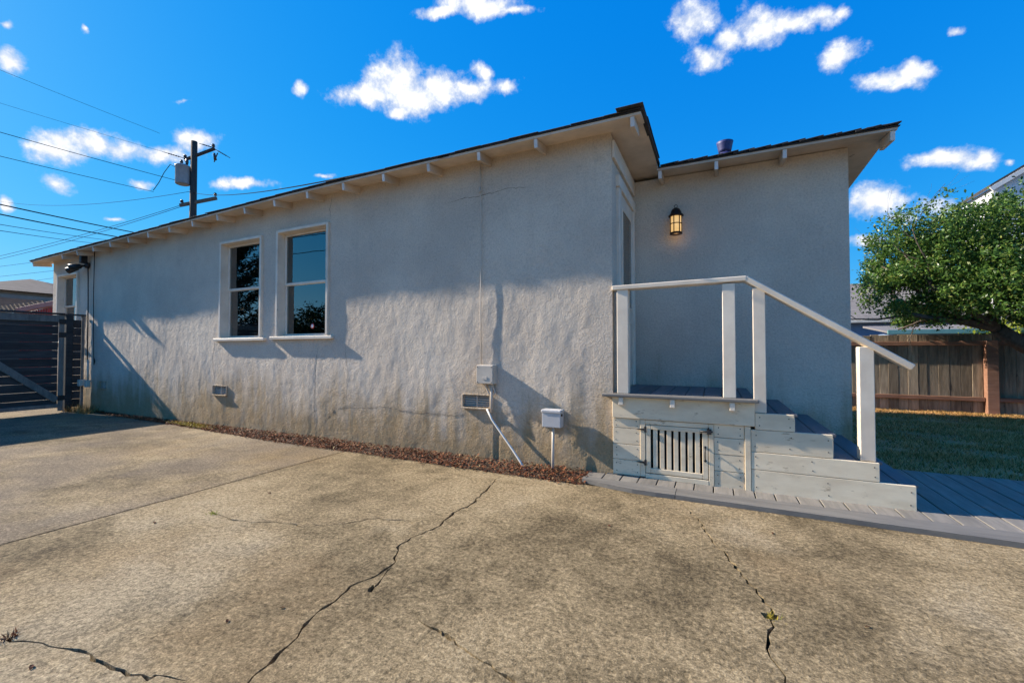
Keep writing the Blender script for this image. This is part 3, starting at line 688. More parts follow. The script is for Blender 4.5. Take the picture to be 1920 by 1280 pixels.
# service wire down the wall, its box
tag(MB().tube([(-2.169, 3.808, 3.05), (-2.168, 3.806, 2.76), (-2.16, 3.808, 2.1), (-2.165, 3.805, 1.5), (-2.155, 3.808, .98)], .0055, 6).tube([(-2.172, 3.80, 2.80), (-2.165, 3.785, 2.74)], .010, 6).build('wall_cable', 'conduit'), 'thin painted cable running straight down the middle of the wall', 'cable')
mb = thing('junction_box', (-2.07, 3.79, .78), 'grey wall-mounted telephone junction box at end of painted cable', 'junction box')
B('case', 'grey_metal', mb, -2.175, -1.985, 3.745, 3.83, .785, .975, bev=.006, seg=2); B('lid', 'grey_metal', mb, -2.172, -1.988, 3.733, 3.744, .79, .97, bev=.003)
for x in (-2.10, -2.06, -2.02): MB().tube([(x, 3.79, .79), (x + .01, 3.80, .74), (x + .03, 3.80, .70), (-2.03, 3.80, .66)], .009, 8).build('cable_tail', 'conduit', mb)
MB().tube([(-2.035, 3.80, .80), (-2.03, 3.797, .66), (-2.03, 3.79, .50)], .013, 8).build('riser', 'conduit', mb)
tag(MB().tube([(-2.085, 3.80, .53), (-2.02, 3.785, .43), (-1.90, 3.765, .30), (-1.76, 3.73, .16), (-1.67, 3.70, .07), (-1.60, 3.685, -.02)], .011, 8).build('ground_cable', 'cable_w'), 'white cable slanting from wall vent down into the soil', 'cable')
for x in (-2.160, -2.0):
    for z in (.805, .955): MB().lathe((x, 3.733, z), [(0, 0), (.005, 0), (.005, -.003), (0, -.003)], 8, 'Y').build('screw', 'rust', mb)
B('knockout', 'grey_metal', mb, -2.10, -2.05, 3.729, 3.7325, .83, .86, bev=.001)
pd = thing('utility_pedestal', (-1.36, 3.75, 0), 'pale grey utility box on a thin post beside the porch', 'utility box')
MB().box(-1.452, -1.272, 3.70, 3.795, .415, .555, .006, seg=2).build('case', 'galv', pd); MB().box(-1.458, -1.266, 3.692, 3.80, .547, .576, .006).build('lid', 'galv', pd)
MB().tube([(-1.365, 3.75, -.03), (-1.358, 3.75, .42)], .0135, 10).build('post', 'grey_metal', pd)
MB().box(-1.278, -1.262, 3.715, 3.74, .52, .54, .002).build('latch', 'rust', pd)
# roof vent pipe
vp = thing('roof_vent', (.13, 5.6, 2.95), 'purple-blue painted vent pipe with flared cap on the roof', 'roof vent')
MB().lathe((.13, 5.6, 2.95), [(.062, 0), (.062, .52)], 20).build('pipe', 'vent', vp)
MB().lathe((.13, 5.6, 3.455), [(.066, 0), (.072, .03), (.085, .10), (.092, .125), (.075, .13), (.07, .10)], 20).build('cap', 'vent', vp)

# ================================================================== PORCH STEPS
ps = thing('porch_steps', (.2, 4.3, 0), 'cream wooden porch with side steps, slatted hatch and white handrail', 'porch')
PF = 3.812
def sb(name, mat, x0, x1, z0, z1, y0=PF, y1=3.835, bev=.003): return B(name, mat, ps, x0, x1, y0 + random.uniform(0, .002), y1, z0 + .0015, z1 - .0015, bev=bev)
zl = [.035, .17, .302, .443, .53]
for a, b in zip(zl, zl[1:]): sb('plank', 'cream', -.822, -.587, a, b)
zl = [.022, .159, .291, .424, .53]
for a, b in zip(zl, zl[1:]): sb('plank', 'cream', -.012, .203, a, b)
sb('corner_trim', 'cream', .205, .247, .01, .528, PF - .008)
for z0, z1, x1 in ((.022, .2, 1.228), (.2, .335, 1.033), (.335, .508, .77), (.508, .637, .535)):
    sb('stair_plank', 'cream', .249 if z1 < .6 else .277, x1, z0, z1, PF - .004)
    sb('stair_plank_rear', 'cream', .249, x1, z0, z1, 4.70, 4.72)
sb('header', 'cream', -.822, .275, .53, .716, PF - .018)
for x in (-.74, -.32, .12): B('bracket', 'rail', ps, x - .019, x + .019, 3.752, PF - .0185, .648, .7145)
def nails(par, pts, y):
    m = MB()
    for x, z in pts: m.lathe((x, y, z), [(0, 0), (.0042, 0), (.0042, -.002), (0, -.002)], 8, 'Y')
    m.build('nails', 'black', par)['kind'] = 'stuff'
for o in [c for c in house.children] and list(ps.children):
    if o.name.startswith(('plank', 'stair_plank')) and 'rear' not in o.name:
        bb = [o.matrix_basis.translation + Vector(c) + Vector(ps.location) for c in o.bound_box]
        x0, x1 = min(b.x for b in bb), max(b.x for b in bb); z0, z1 = min(b.z for b in bb), max(b.z for b in bb); y = min(b.y for b in bb)
        nails(o, [(x + random.uniform(-.006, .006), z0 + (z1 - z0) * f) for x in [x0 + .03] + ([(x0 + x1) / 2] if x1 - x0 > .5 else []) + [x1 - .03] for f in (.25, .75)], y)
# landing
B('landing_edge', 'deckedge', ps, -.905, .302, 3.742, 3.872, .7165, .742, bev=.010, seg=3)
x = -.80; k = 0
while x < .25:
    B('landing_board', 'dtread', ps, x, min(x + .137, .285), 3.875, 4.905, .718, .7415); x += .1425
def tread(x0, x1, z):
    w = (x1 - x0 - .004) / 2
    for i in range(2): B('tread', 'dtread', ps, x0 + i * (w + .004), x0 + i * (w + .004) + w, 3.838, 4.90, z - .022, z + .002, bev=.005)
tread(.30, .560, .637); tread(.535, .795, .508); tread(.77, 1.058, .337); tread(1.033, 1.250, .202)
for x, z0, z1 in ((.286, .61, .715), (.531, .49, .612), (.766, .32, .484), (1.029, .19, .312), (1.222, .03, .178)): B('riser', 'cream', ps, x, x + .012, 3.84, 4.88, z0, z1)
# hatch
for a in ((-.586, -.545, .04, .528), (-.052, -.013, .025, .528), (-.544, -.053, .488, .528), (-.544, -.053, .03, .074)): sb('hatch_frame', 'cream', *a, y0=PF - .006)
ht = MB().box(-.541, -.501, PF - .004, 3.83, .079, .485, .003).box(-.098, -.056, PF - .004, 3.83, .079, .485, .003).box(-.5, -.099, PF - .004, 3.83, .449, .485, .003).box(-.5, -.099, PF - .004, 3.83, .079, .120, .003).build('hatch', 'cream', ps)
sw = (.402 - 8 * .0185) / 7
for i in range(7):
    x0 = -.5 + .0185 + i * (sw + .0185); B('slat', 'cream', ht, x0, x0 + sw, PF + .002, 3.828, .1195, .4495, bev=.002)
MB().box(-.56, -.04, 3.95, 3.97, .05, .50, 0).build('hatch_dark_sheet', 'dark', ps)  # dark sheet added for the unlit space behind the slats
def hinge(x, z, s, par):
    m = MB().box(x - .010, x + .010, PF - .016, PF - .0065, z - .024, z + .024, .002)
    m.prism([(x + s * .010, PF - .0145, z - .009), (x + s * .075, PF - .0145, z - .002), (x + s * .075, PF - .0145, z + .002), (x + s * .010, PF - .0145, z + .009)], (0, .0072, 0)); m.build('hinge', 'black', par)
hinge(-.543, .445, -1, ht); hinge(-.543, .165, -1, ht)
MB().box(-.064, -.030, PF - .024, PF - .0065, .445, .487, .003).tube([(-.115, PF - .016, .465), (-.02, PF - .016, .467)], .007, 8).tube([(-.052, PF - .018, .487), (-.052, PF - .018, .499)], .006, 8).build('latch', 'black', ht)
MB().tube([(-.078, PF - .004, .335), (-.078, PF - .028, .320), (-.078, PF - .032, .28), (-.078, PF - .028, .245), (-.078, PF - .004, .230)], .005, 8).lathe((-.078, PF - .0045, .337), [(.011, 0), (.009, -.005), (0, -.005)], 12, 'Y').lathe((-.078, PF - .0045, .228), [(.011, 0), (.009, -.005), (0, -.005)], 12, 'Y').build('handle', 'black', ht)
# railing
for x0, x1, z0, z1 in ((-.784, -.686, .7425, 1.658), (.058, .15, .7425, 1.658), (.271, .357, .638, 1.612), (.931, 1.018, .3375, 1.147)):
    B('post', 'rail', ps, x0, x1, 3.822, 3.912, z0, z1, bev=.004)
MB().beam((-.825, 3.865, 1.676), (.232, 3.865, 1.688), .115, .040, .006).build('handrail', 'rail', ps)
MB().beam((.222, 3.865, 1.690), (1.228, 3.865, 1.003), .112, .044, .006).build('handrail', 'rail', ps)

# ================================================================== DECK
deck = thing('deck', (0, 4, 0), None, None, kind='structure')
xb = [-1.03, -.882, -.733, -.591, -.44, -.299, -.158, -.018, .121, .265, .396]; x = .396
while x < 5.2: x += .142; xb.append(x)
for a, b in zip(xb, xb[1:]):
    y1 = 3.80 if b < -.8 else (3.95 if b < 1.15 else 5.08)
    y0 = 3.632
    B('deck_board', 'deck', deck, a + .004, b - .004, y0, y1, .008 + random.uniform(0, .002), .032 + random.uniform(-.001, .0015), bev=.003)
def bord(p): # plan polygon -> board
    return MB().prism([(x, y, .001) for x, y in p], (0, 0, .033)).build('border_board', 'deckedge', deck)
bord([(-1.035, 3.628), (-.282, 3.628), (-.282, 3.452), (-.42, 3.447), (-.60, 3.455), (-.80, 3.49), (-1.03, 3.555)])
bord([(-.278, 3.628), (2.4, 3.626), (2.4, 3.440), (1.0, 3.445), (-.278, 3.451)])
bord([(2.404, 3.626), (5.2, 3.624), (5.2, 3.436), (2.404, 3.440)])
# ================================================================== GATE
GX = -10.75
gt = thing('driveway_gate', (GX, 2.0, 0), 'dark stained horizontal-board driveway gate with diagonal brace', 'gate')
z = .10; i = 0
while z < 1.62:
    B('board', 'gate', gt, GX - .03, GX - .012, .30, 3.458, z, z + .1425, bev=.003); z += .1465; i += 1
B('stile', 'gatefr', gt, GX - .011, GX + .03, 3.462, 3.525, .03, 1.765); B('stile', 'gatefr', gt, GX - .011, GX + .03, .24, .30, .03, 1.765)
B('top_rail', 'gatefr', gt, GX - .011, GX + .026, .301, 3.461, 1.635, 1.755); B('bottom_rail', 'gatefr', gt, GX - .011, GX + .026, .301, 3.461, .09, .155)
B('cap_board', 'gate', gt, GX - .06, GX + .05, .22, 3.53, 1.768, 1.80)
MB().beam((GX + .007, 1.95, 1.615), (GX + .007, 3.45, .225), .034, .105, .003, up=(0, 1, 1)).build('brace', 'gatefr', gt)
for z in (1.60, 1.36, .22): B('hinge', 'black', gt, GX + .0305, GX + .042, 3.45, 3.56, z, z + .09)
gp = thing('gate_side_panel', (GX, 3.65, 0), 'narrow dark slat panel and post between gate and house wall', 'fence panel')
B('post', 'gate', gp, GX - .05, GX + .045, 3.545, 3.64, -.05, 1.765)
z = .08
while z < 1.68:
    B('slat', 'gate', gp, GX - .012, GX + .008, 3.645, 3.762, z, z + .141, bev=.003); z += .1465
B('stile', 'gatefr', gp, GX - .02, GX + .03, 3.765, 3.802, .02, 1.765); B('cap_board', 'gate', gp, GX - .06, GX + .05, 3.533, 3.81, 1.768, 1.795)

# ================================================================== BOARD FENCE (right, behind lawn)
fn = thing('board_fence', (4, 10.5, 0), 'weathered vertical board fence with redwood rails behind the lawn', 'fence')
FY = 10.55; x = .6
while x < 9.2:
    w = .148 + random.uniform(-.02, .01); B('board', 'fboard', fn, x, x + w - .003, FY + random.uniform(-.004, .004), FY + .022, -.02, 1.415 + random.uniform(-.012, .012)); x += w
for x0, x1 in ((.55, 4.34), (4.51, 8.4)):
    B('rail', 'frail', fn, x0, x1, FY - .075, FY - .006, .215, .285, bev=.006); B('rail', 'frail', fn, x0, x1, FY - .075, FY - .006, 1.215, 1.29, bev=.006)
for x in (.45, 4.345, 8.42): B('post', 'frail', fn, x, x + .155, FY - .125, FY - .008, -.03, 1.30, bev=.006)

# ================================================================== TREES
def leaf_cloud(centers, n, rad, size, seed, flat=1.0):
    r = np.random.default_rng(seed); centers = np.asarray(centers); k = len(centers)
    c = centers[r.integers(0, k, n)]; p = c[:, :3] + r.normal(0, 1, (n, 3)) * (c[:, 3:4] if centers.shape[1] > 3 else rad) * np.array([1, 1, flat])
    u = r.normal(0, 1, (n, 3)); u /= np.linalg.norm(u, axis=1)[:, None]
    w = np.cross(u, r.normal(0, 1, (n, 3))); w /= np.linalg.norm(w, axis=1)[:, None]
    s = r.uniform(.6, 1.25, (n, 1)) * size; nn = np.cross(u, w)
    V = np.empty((n, 4, 3)); V[:, 0] = p - u * s; V[:, 1] = p + w * s * .5 + nn * s * .12; V[:, 2] = p + u * s; V[:, 3] = p - w * s * .5 + nn * s * .12
    return V.reshape(-1, 3), np.arange(n * 4).reshape(n, 4)
def limb(m, p, d, L, r, depth, tips, rnd, bend=.35, kids=(2, 4), shrink=.68, lift=.15, inside=None):
    pts = [Vector(p)]; rr = [r]; d = Vector(d).normalized(); n = 5
    for i in range(n):
        d = (d + Vector((rnd.gauss(0, bend), rnd.gauss(0, bend), rnd.gauss(0, bend) + lift)) * .35).normalized()
        pts.append(pts[-1] + d * (L / n)); rr.append(r * (1 - .55 * (i + 1) / n))
        if depth <= 1: tips.append(tuple(pts[-1]))
    m.tube(pts, rr, 7 if r > .03 else 4)
    if depth == 0: return
    for k in range(rnd.randint(*kids)):
        i = rnd.randint(2, n); a = rnd.uniform(0, 6.283)
        ax = d.cross(Vector((math.cos(a), math.sin(a), .3))).normalized()
        limb(m, pts[i], (d + ax * rnd.uniform(.6, 1.1)), L * shrink * rnd.uniform(.75, 1.15), rr[i] * .62, depth - 1, tips, rnd, bend, kids, shrink, lift)
def oak():
    base = Vector((6.1, 10.1, 0)); rnd = random.Random(11)
    t = thing('oak_tree', base, 'leaning evergreen oak with dense green crown over the board fence', 'tree')
    m = MB(); tips = []
    tr = [base + Vector((0, 0, -.1)), base + Vector((-.15, 0, .35)), Vector((5.35, 9.98, .72)), Vector((4.9, 9.95, .98)), Vector((4.55, 9.9, 1.22)), Vector((4.19, 9.73, 1.48))]
    m.tube(tr, [.20, .17, .145, .125, .115, .10], 12)
    limb(m, tr[-1], (-1, -.3, .12), 1.2, .075, 3, tips, rnd, lift=.1); limb(m, tr[-1], (-.35, -.15, 1), 1.1, .07, 3, tips, rnd)
    limb(m, tr[-2], (.1, -.5, 1), 1.3, .065, 3, tips, rnd); limb(m, tr[-3], (.5, .3, 1), 1.5, .075, 3, tips, rnd); limb(m, tr[-1], (-.8, -.6, .7), 1.3, .065, 3, tips, rnd)
    limb(m, tr[-1], (-.9, .1, .6), 1.4, .06, 3, tips, rnd)
    m.build('trunk', 'bark', t)
    # leaf clumps fill an uneven dome around the limbs
    cen = []
    C0 = np.array([4.22, 9.66, 2.33])
    for _ in range(2600):
        q = np.array([rnd.gauss(0, 1) for _ in range(3)]); q /= np.linalg.norm(q); rad = rnd.random() ** .38
        lob = 1 + .30 * noise.noise((q[0] * 1.9 + 3, q[1] * 1.9, q[2] * 1.9)) + .16 * noise.noise((q[0] * 5, q[1] * 5, q[2] * 5 + 7))
        p = C0 + q * rad * lob * np.array([1.85, 1.25, 1.28])
        if p[2] < 1.60 + .12 * noise.noise((p[0] * 2, p[1] * 2, 0)) and p[0] > 2.75: continue
        if p[2] < 1.30: continue
        if noise.noise((p[0] * 1.7, p[1] * 1.7, p[2] * 1.7 + 4)) < -.20: continue          # gaps
        cen.append((*p, rnd.uniform(.035, .085)))
    for p in tips[::3]:
        if (Vector(p) - Vector(C0)).length < 1.9 and p[2] > 1.6 and p[2] < 3.6: cen.append((*p, .07))
    V, F = leaf_cloud(cen, 95000, .07, .029, 5)
    fast('crown', V, F, 'leaf', t)
oak()
def shrub(name, loc, rx, ry, h, mat, n, size, seed, label, cat='shrub', group=None, stems=6):
    rnd = random.Random(seed); t = thing(name, loc, label, cat, group); m = MB(); tips = []
    for k in range(stems):
        a = 6.283 * k / stems; limb(m, Vector(loc) + Vector((.1 * math.cos(a), .1 * math.sin(a), -.05)), (math.cos(a) * .5, math.sin(a) * .5, 1), h * .55, .03, 1, tips, rnd)
    m.build('stem', 'bark', t); cen = []
    for _ in range(500):
        q = np.array([rnd.gauss(0, 1) for _ in range(3)]); q /= np.linalg.norm(q); rad = rnd.random() ** .4
        lob = 1 + .35 * noise.noise((q[0] * 2 + seed, q[1] * 2, q[2] * 2))
        cen.append((loc[0] + q[0] * rx * rad * lob, loc[1] + q[1] * ry * rad * lob, loc[2] + h * .55 + q[2] * h * .45 * rad * lob, .12))
    V, F = leaf_cloud(cen, n, .1, size, seed); fast('foliage', V, F, mat, t)
shrub('shrub', (8.3, 18.3, 0), 1.5, .9, 2.2, 'leaf2', 9000, .05, 3, 'bright yellow-green shrub beyond the fence, right of the oak limb')

# ================================================================== BEYOND THE FENCES
def gable_house(name, x0, x1, y0, y1, zw, zr, wall, roof, label, over=.4, axis='X', wins=()):
    t = thing(name, ((x0 + x1) / 2, (y0 + y1) / 2, 0), label, 'house')
    MB().box(x0, x1, y0, y1, -.06, zw, .01).build('wall', wall, t)
    m = MB()
    if axis == 'X':
        ym = (y0 + y1) / 2
        m.prism([(x0 - over, y0 - over, zw - .06), (x0 - over, ym, zr), (x0 - over, y1 + over, zw - .06), (x0 - over, y1 + over, zw + .08), (x0 - over, ym, zr + .16), (x0 - over, y0 - over, zw + .08)], (x1 - x0 + 2 * over, 0, 0))
        g2 = [[(x, y0, zw + .002), (x, ym, zr - .02), (x, y1, zw + .002)] for x in (x0 + .02, x1 - .14)]; off = (.12, 0, 0)
    else:
        xm = (x0 + x1) / 2
        m.prism([(x0 - over, y0 - over, zw - .06), (xm, y0 - over, zr), (x1 + over, y0 - over, zw - .06), (x1 + over, y0 - over, zw + .08), (xm, y0 - over, zr + .16), (x0 - over, y0 - over, zw + .08)], (0, y1 - y0 + 2 * over, 0))
        g2 = [[(x0, y, zw + .002), (xm, y, zr - .02), (x1, y, zw + .002)] for y in (y0 + .02, y1 - .14)]; off = (0, .12, 0)
    m.build('roof', roof, t)
    for p in g2: MB().prism(p, off).build('gable', wall, t)
    for (a, b, c, d) in wins:
        w = MB().box(a, b, y0 - .03, y0 + .02, c, d, .01).build('window', 'white', t); MB().box(a + .07, b - .07, y0 - .045, y0 - .031, c + .07, d - .07, 0).build('pane', 'glass', w)
    return t
nb = gable_house('neighbor_house', 3.4, 13.5, 22.6, 29, 2.38, 4.2, 'bluew', 'groof', 'blue neighbor house with grey shingle roof beyond the board fence', .35)
MB().box(3.0, 13.9, 22.13, 22.23, 2.27, 2.38, .01).build('gutter', 'white', nb)
sd = thing('garden_shed', (7.2, 19, 0), 'low shed with green eave board showing between fence and oak', 'shed')
MB().box(5.4, 9.2, 18.4, 20.6, -.06, 1.70, .01).build('wall', 'bluew', sd); MB().prism([(5.2, 18.2, 1.70), (5.2, 20.8, 2.0), (5.2, 20.8, 2.06), (5.2, 18.2, 1.76)], (4.2, 0, 0)).build('roof', 'groof', sd); MB().box(5.2, 9.4, 18.14, 18.195, 1.66, 1.80, .005).build('eave_board', 'teal', sd)
wh = gable_house('white_house', 9.62, 17.2, 22.4, 24.6, 7.33, 9.8, 'whouse', 'shingle', 'tall white two-storey house rising behind the oak crown', .12, 'Y')
MB().beam((9.50, 22.25, 7.22), (13.41, 22.25, 9.74), .05, .16, .004).build('rake_board', 'whouse', wh)
MB().beam((17.32, 22.25, 7.22), (13.42, 22.25, 9.74), .05, .16, .004).build('rake_board', 'whouse', wh)
# left background
bh = thing('brown_roof_house', (-42, 12, 0), 'far house with brown hipped roof behind the gate', 'house')
m = MB(); P = [(-47.5, 8.0), (-36.6, 8.0), (-36.6, 15.0), (-47.5, 15.0)]
r0, r1 = (-46.0, 11.5, 5.75), (-40.0, 11.5, 5.75)
q = [(-47.9, 7.6, 4.55), (-36.2, 7.6, 4.55), (-36.2, 15.4, 4.55), (-47.9, 15.4, 4.55)]
bm = m.bm; vv = [bm.verts.new(p) for p in q]; a0, a1 = bm.verts.new(r0), bm.verts.new(r1)
for f in ((vv[0], vv[1], a1, a0), (vv[1], vv[2], a1), (vv[2], vv[3], a0, a1), (vv[3], vv[0], a0), (vv[3], vv[2], vv[1], vv[0])): bm.faces.new(f)
m.build('roof', 'broof', bh)
MB().box(-47.5, -36.7, 8, 15, -.06, 4.54, .01).build('wall', 'tanw', bh)
for y in (9.0, 10.4): w = MB().box(-36.69, -36.62, y, y + .9, 3.2, 4.2, .01).build('window', 'white', bh); MB().box(-36.615, -36.60, y + .08, y + .82, 3.28, 4.12, 0).build('pane', 'glass', w)
pg = thing('pergola', (-30, 8, 0), 'weathered timber pergola in front of the brown-roofed house', 'pergola')
for y in (5.6, 8.6): B('beam', 'tanw', pg, -34, -28.3, y, y + .2, 3.15, 3.45)
for x in (-33.8, -28.6): 
    for y in (5.6, 8.6): B('post', 'tanw', pg, x, x + .18, y + .01, y + .19, -.06, 3.15)
for i in range(11): B('rafter', 'tanw', pg, -33.9 + i * .54, -33.8 + i * .54, 5.2, 9.1, 3.452, 3.62)
rs = thing('red_fence', (-21.5, 6.3, 0), 'bright red board fence with sloping cap beyond the gate', 'fence')
for i in range(14):
    t = i / 13; x = -22.0 + 1.05 * t; y = 6.12 + .48 * t; z = 2.55 + .22 * t
    B('board', 'red', rs, x - .03, x + .03, y - .02, y + .02, -.06, z - .12)
MB().beam((-22.1, 6.06, 2.52), (-20.9, 6.62, 2.78), .12, .17, .005).build('cap', 'redcap', rs)

# ------------------------------------------------------------------ utility pole and wires
PX, PY = -24.2, 12.66
pw = thing('utility_pole', (PX, PY, 0), 'dark wooden utility pole with crossarms and transformer above the roof', 'utility pole')
MB().tube([(PX, PY, -.1), (PX, PY, 6), (PX + .02, PY, 11.9)], [.19, .165, .14], 14).build('shaft', 'pole', pw)
def arm(a, b, mat, w=.10, h=.13):
    return MB().beam(a, b, w, h, .005).build('crossarm', mat, pw)
arm((-24.63, 12.46, 10.95), (-23.2, 13.10, 11.52), 'pole'); arm((-24.78, 12.36, 8.58), (-23.08, 13.16, 8.95), 'xarm', .12, .15)
def insul(p): MB().lathe(p, [(.02, 0), (.02, .06), (.075, .07), (.085, .10), (.05, .12), (.07, .14), (.07, .18), (.03, .22), (0, .22)], 12).build('insulator', 'insul', pw)
for p in ((-24.60, 12.47, 11.0), (-23.26, 13.07, 11.55), (-24.70, 12.40, 8.66), (-23.14, 13.13, 9.01)): insul(p)
for a, b in (((-25.6, 11.95, 11.35), (-24.63, 12.46, 11.03)), ((-23.95, 12.75, 11.8), (-23.2, 13.1, 11.55)), ((-23.2, 13.1, 11.5), (-22.4, 13.4, 11.0))):
    a, b = Vector(a), Vector(b); d = b - a; m = MB(); n = 18
    pts = [a + d * (i / n) for i in range(n + 1)]; m.tube(pts, [(.035 if (i % 2 and 3 < i < 15) else .016) for i in range(n + 1)], 8); m.build('strain_insulator', 'insul', pw)
MB().tube([(-23.05, 13.0, 11.2), (-22.95, 13.0, 10.85)], [.05, .07], 10).tube([(-22.85, 13.05, 11.2), (-23.05, 13.0, 10.75)], .025, 8).build('fuse_cutout', 'insul', pw)
tx, ty = -24.47, 12.30
xf = MB().lathe((tx, ty, 9.58), [(.26, 0), (.30, .02), (.31, .06), (.31, .88), (.335, .90), (.335, .95), (.26, 1.0), (0, 1.02)], 24).build('transformer', 'xfmr', pw)
for dx, dy, h in ((-.08, -.02, .30), (.17, .10, .36)): MB().lathe((tx + dx, ty + dy, 10.56), [(.05, 0), (.05, .08), (.075, .10), (.05, .14), (.08, .18), (.05, h), (0, h)], 10).build('bushing', 'insul', xf)
MB().tube([(tx - .3, ty - .1, 10.45), (-25.0, 12.0, 10.6), (-25.35, 11.9, 10.2), (-25.6, 11.8, 9.7), (-26.0, 11.75, 9.35)], .016, 6).build('jumper', 'cable_b', pw)
def wire(a, b, sag, r, label, mat='cable_b', n=24):
    a, b = Vector(a), Vector(b); pts = []
    for i in range(n + 1):
        t = i / n; p = a.lerp(b, t); p.z -= sag * 4 * t * (1 - t); pts.append(p)
    tag(MB().tube(pts, r * .72, 5).build('overhead_wire', mat), label, 'wire', 'overhead wires left of the roof')
def ext(a, b, k):                   # carry the span on past a, out of the picture
    a, b = Vector(a), Vector(b); return a + (a - b) * k
wire(ext((-27.13, 6.77, 13.02), (-25.73, 11.87, 12.36), .8), (-25.73, 11.87, 12.30), .05, .010, 'topmost faint wire slanting down toward the pole top')
wire(ext((-27.14, 6.79, 11.83), (-26.6, 11.16, 12.2), .8), (-25.6, 11.95, 11.35), .05, .008, 'second faint wire from the top running to pole insulator')
wire(ext((-24.14, 6.06, 9.28), (-25.01, 12.28, 9.7), .5), (-24.6, 12.25, 9.75), .05, .018, 'dark wire slanting down to the pole just below the transformer')
wire(ext((-24.14, 6.08, 8.42), (-26.06, 11.79, 9.26), .5), (-26.06, 11.79, 9.30), .04, .016, 'dark wire slanting down to the loose jumper left of transformer')
wire((-60.4, 15.28, 15.1), (-24.2, 12.50, 9.25), .55, .016, 'thin wire sagging from far left to the pole middle')
wire((-24.2, 12.66, 9.25), (-2.36, 3.50, 3.045), .25, .014, 'service drop wire from the pole to the house eave')
wire(ext((-21.14, 5.35, 5.95), (-24.57, 10.35, 6.69), .5), (-25.6, 11.8, 6.9), .05, .030, 'upper of two thick black cables crossing low on the left')
wire(ext((-21.14, 5.35, 5.63), (-25.29, 10.01, 6.49), .5), (-26.4, 11.3, 6.7), .05, .030, 'lower of two thick black cables crossing low on the left')
wire(ext((-21.15, 5.36, 5.28), (-31.1, 11.65, 7.42), .2), (-33.5, 13.1, 7.9), .05, .014, 'upper of two thin wires just under the thick cables')
wire(ext((-21.15, 5.36, 5.09), (-31.38, 11.53, 7.27), .2), (-34, 13.1, 7.7), .05, .014, 'lower of two thin wires just under the thick cables')
wire((-45.33, 11.53, 7.76), (-24.75, 12.4, 8.60), .12, .017, 'upper of twin wires rising to the lower crossarm')
wire((-45.33, 11.53, 7.55), (-24.75, 12.4, 8.52), .14, .017, 'lower of twin wires rising to the lower crossarm')
wire((-62.5, 14.4, 8.7), (-55, 17.9, 9.75), .02, .020, 'short wire meeting the left tip of the eave')
wire((-62.5, 14.4, 7.8), (-53, 18.9, 8.95), .02, .020, 'faint wire just above the brown roof')
wire((-62.5, 14.4, 6.9), (-53, 18.9, 8.35), .02, .018, 'lowest faint wire skimming the brown roof')

# ------------------------------------------------------------------ garden across the drive, seen mirrored in the panes
def conifer(loc, h, seed, label):
    rnd = random.Random(seed); t = thing('conifer', loc, label, 'tree'); m = MB(); L = Vector(loc); tips = []
    m.tube([L + Vector((0, 0, -.1)), L + Vector((.1, 0, h * .5)), L + Vector((.15, .1, h))], [.28, .17, .03], 10); cen = []
    for k in range(46):
        z = h * (.12 + .86 * k / 46); a = k * 2.4; ln = (h - z) * .24 + .4
        d = Vector((math.cos(a), math.sin(a), .45)); p0 = L + Vector((0, 0, z)); pts = [p0 + d * ln * s + Vector((0, 0, .3 * ln * s * s)) for s in (0, .4, .75, 1)]
        m.tube(pts, [.05, .035, .02, .008], 5)
        for s in np.linspace(.25, 1, 9):
            q = p0 + d * ln * s + Vector((0, 0, .3 * ln * s * s)); cen.append((*q, .13))
    m.build('trunk', 'bark', t); V, F = leaf_cloud(cen, 26000, .1, .075, seed); fast('crown', V, F, 'leaf3', t)
conifer((-20.9, -4.8, 0), 10.5, 2, 'dark spiky conifer mirrored in the left window')
HS = [(-22.5, -5.2, 2.6), (-18.0, -5.6, 2.4), (-15.6, -5.0, 3.0), (-13.6, -5.4, 2.7), (-11.6, -4.9, 3.1), (-9.6, -5.3, 2.6)]
HL = ['olive hedge shrub mirrored at the far left, beyond the conifer', 'brownish hedge shrub mirrored at foot of the conifer', 'green hedge shrub mirrored between the two windows', 'tall hedge shrub mirrored in middle of the right window', 'tallest hedge shrub mirrored at right of the right window', 'last hedge shrub mirrored nearest the junction box']
for i, (x, y, h) in enumerate(HS): shrub('hedge_shrub', (x, y, 0), 1.25, .9, h, 'leaf4', 7000, .07, 20 + i, HL[i], group='hedge across the driveway')
wire((-40, -7.5, 8.2), (6, -8.5, 7.6), .7, .03, 'upper street wire mirrored in the window panes'); wire((-40, -7.5, 7.4), (6, -8.5, 6.8), .8, .03, 'lower street wire mirrored in the window panes')
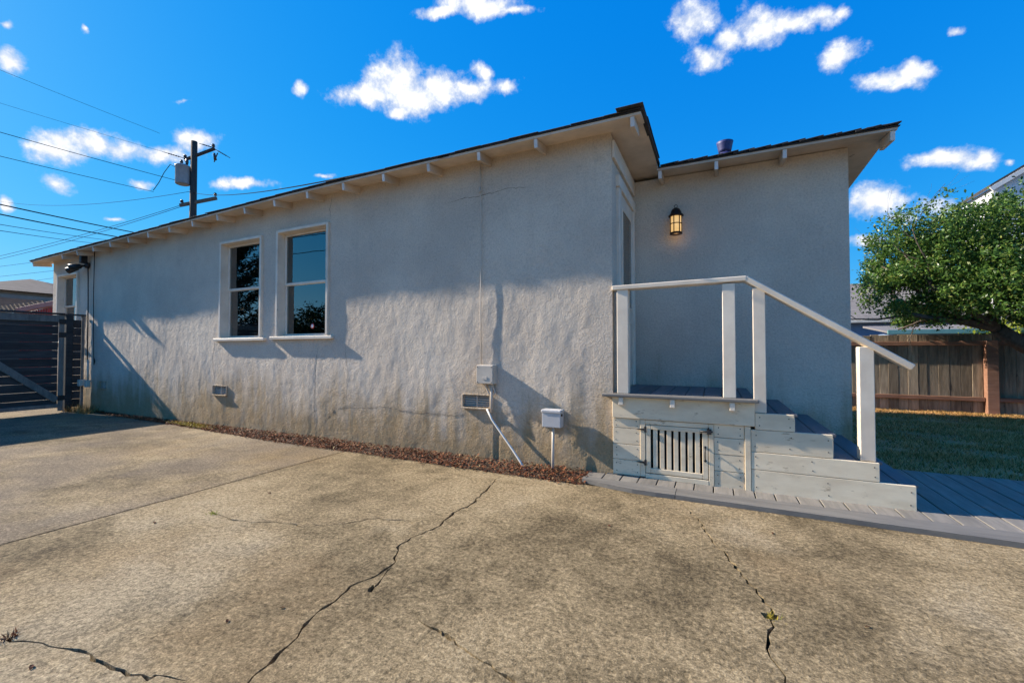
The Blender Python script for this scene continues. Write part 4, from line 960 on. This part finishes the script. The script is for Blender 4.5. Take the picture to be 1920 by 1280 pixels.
for o in bpy.data.objects:
    if o.get('group') == 'overhead wires left of the roof' and 'mirrored' in o['label']: o['group'] = 'street wires'

# ------------------------------------------------------------------ small debris and weeds
def weed(x, y, n, h, mat, label, seed):
    random.seed(seed); V, F = blades(n, lambda: (x + random.gauss(0, .012), y + random.gauss(0, .012), -.01, 1), h * .4, h, .0035)
    V[2::3, :2] += rng.normal(0, h * .5, (n, 2)); tag(fast('weed', V, F, mat), label, 'weed')
weed(-3.13, 1.79, 40, .03, 'leaf2', 'tiny green weed at the left end of the side crack', 1)
weed(-2.50, .685, 50, .035, 'litter', 'dry brown weed in the crack at the lower left', 2)
weed(.21, 2.115, 45, .03, 'moss', 'dry yellow weed in the right-hand crack', 3)
def gate_weed():
    random.seed(5); V, F = blades(500, lambda: (random.uniform(-10.85, -10.0), random.uniform(3.55, 3.80), -.01, 1), .05, .20, .004)
    tag(fast('gate_weeds', V, F, 'grass'), 'tuft of dry weeds at foot of the gate panel', 'weeds', kind='stuff')
gate_weed()
LF = [(-3.3, 1.53, 'dry leaf on the grey slab just left of joint'), (-1.83, 1.11, 'curled brown leaf left of the main crack'), (-1.71, 1.27, 'small pale stone left of the main crack'), (-3.163, 2.227, 'dry leaf lying near the joint'), (-2.19, .655, 'leaf at lower left edge'), (.31, 3.07, 'leaf below the porch hatch'), (-.62, 2.75, 'small leaf right of the main crack'), (-2.5, 2.9, 'small leaf near the soil strip'), (.55, 2.2, 'leaf right of the right-hand crack')]
for i, (x, y, lb) in enumerate(LF):
    random.seed(40 + i); m = MB(); a = random.uniform(0, 6.28); s = random.uniform(.010, .018); c, sn = math.cos(a), math.sin(a); pr = []
    for u, w, z in ((-1, 0, .003), (-.3, .42, .008), (.4, .36, .010), (1, 0, .004), (.4, -.36, .007), (-.3, -.42, .006)): pr.append((x + (u * c - w * sn) * s, y + (u * sn + w * c) * s, z))
    m.prism(pr, (0, 0, -.0022)); tag(m.build('fallen_leaf', 'litter'), lb if 'on the' in lb or 'of' in lb or len(lb.split()) > 3 else lb + ' of driveway', 'leaf', 'fallen leaves on the driveway')
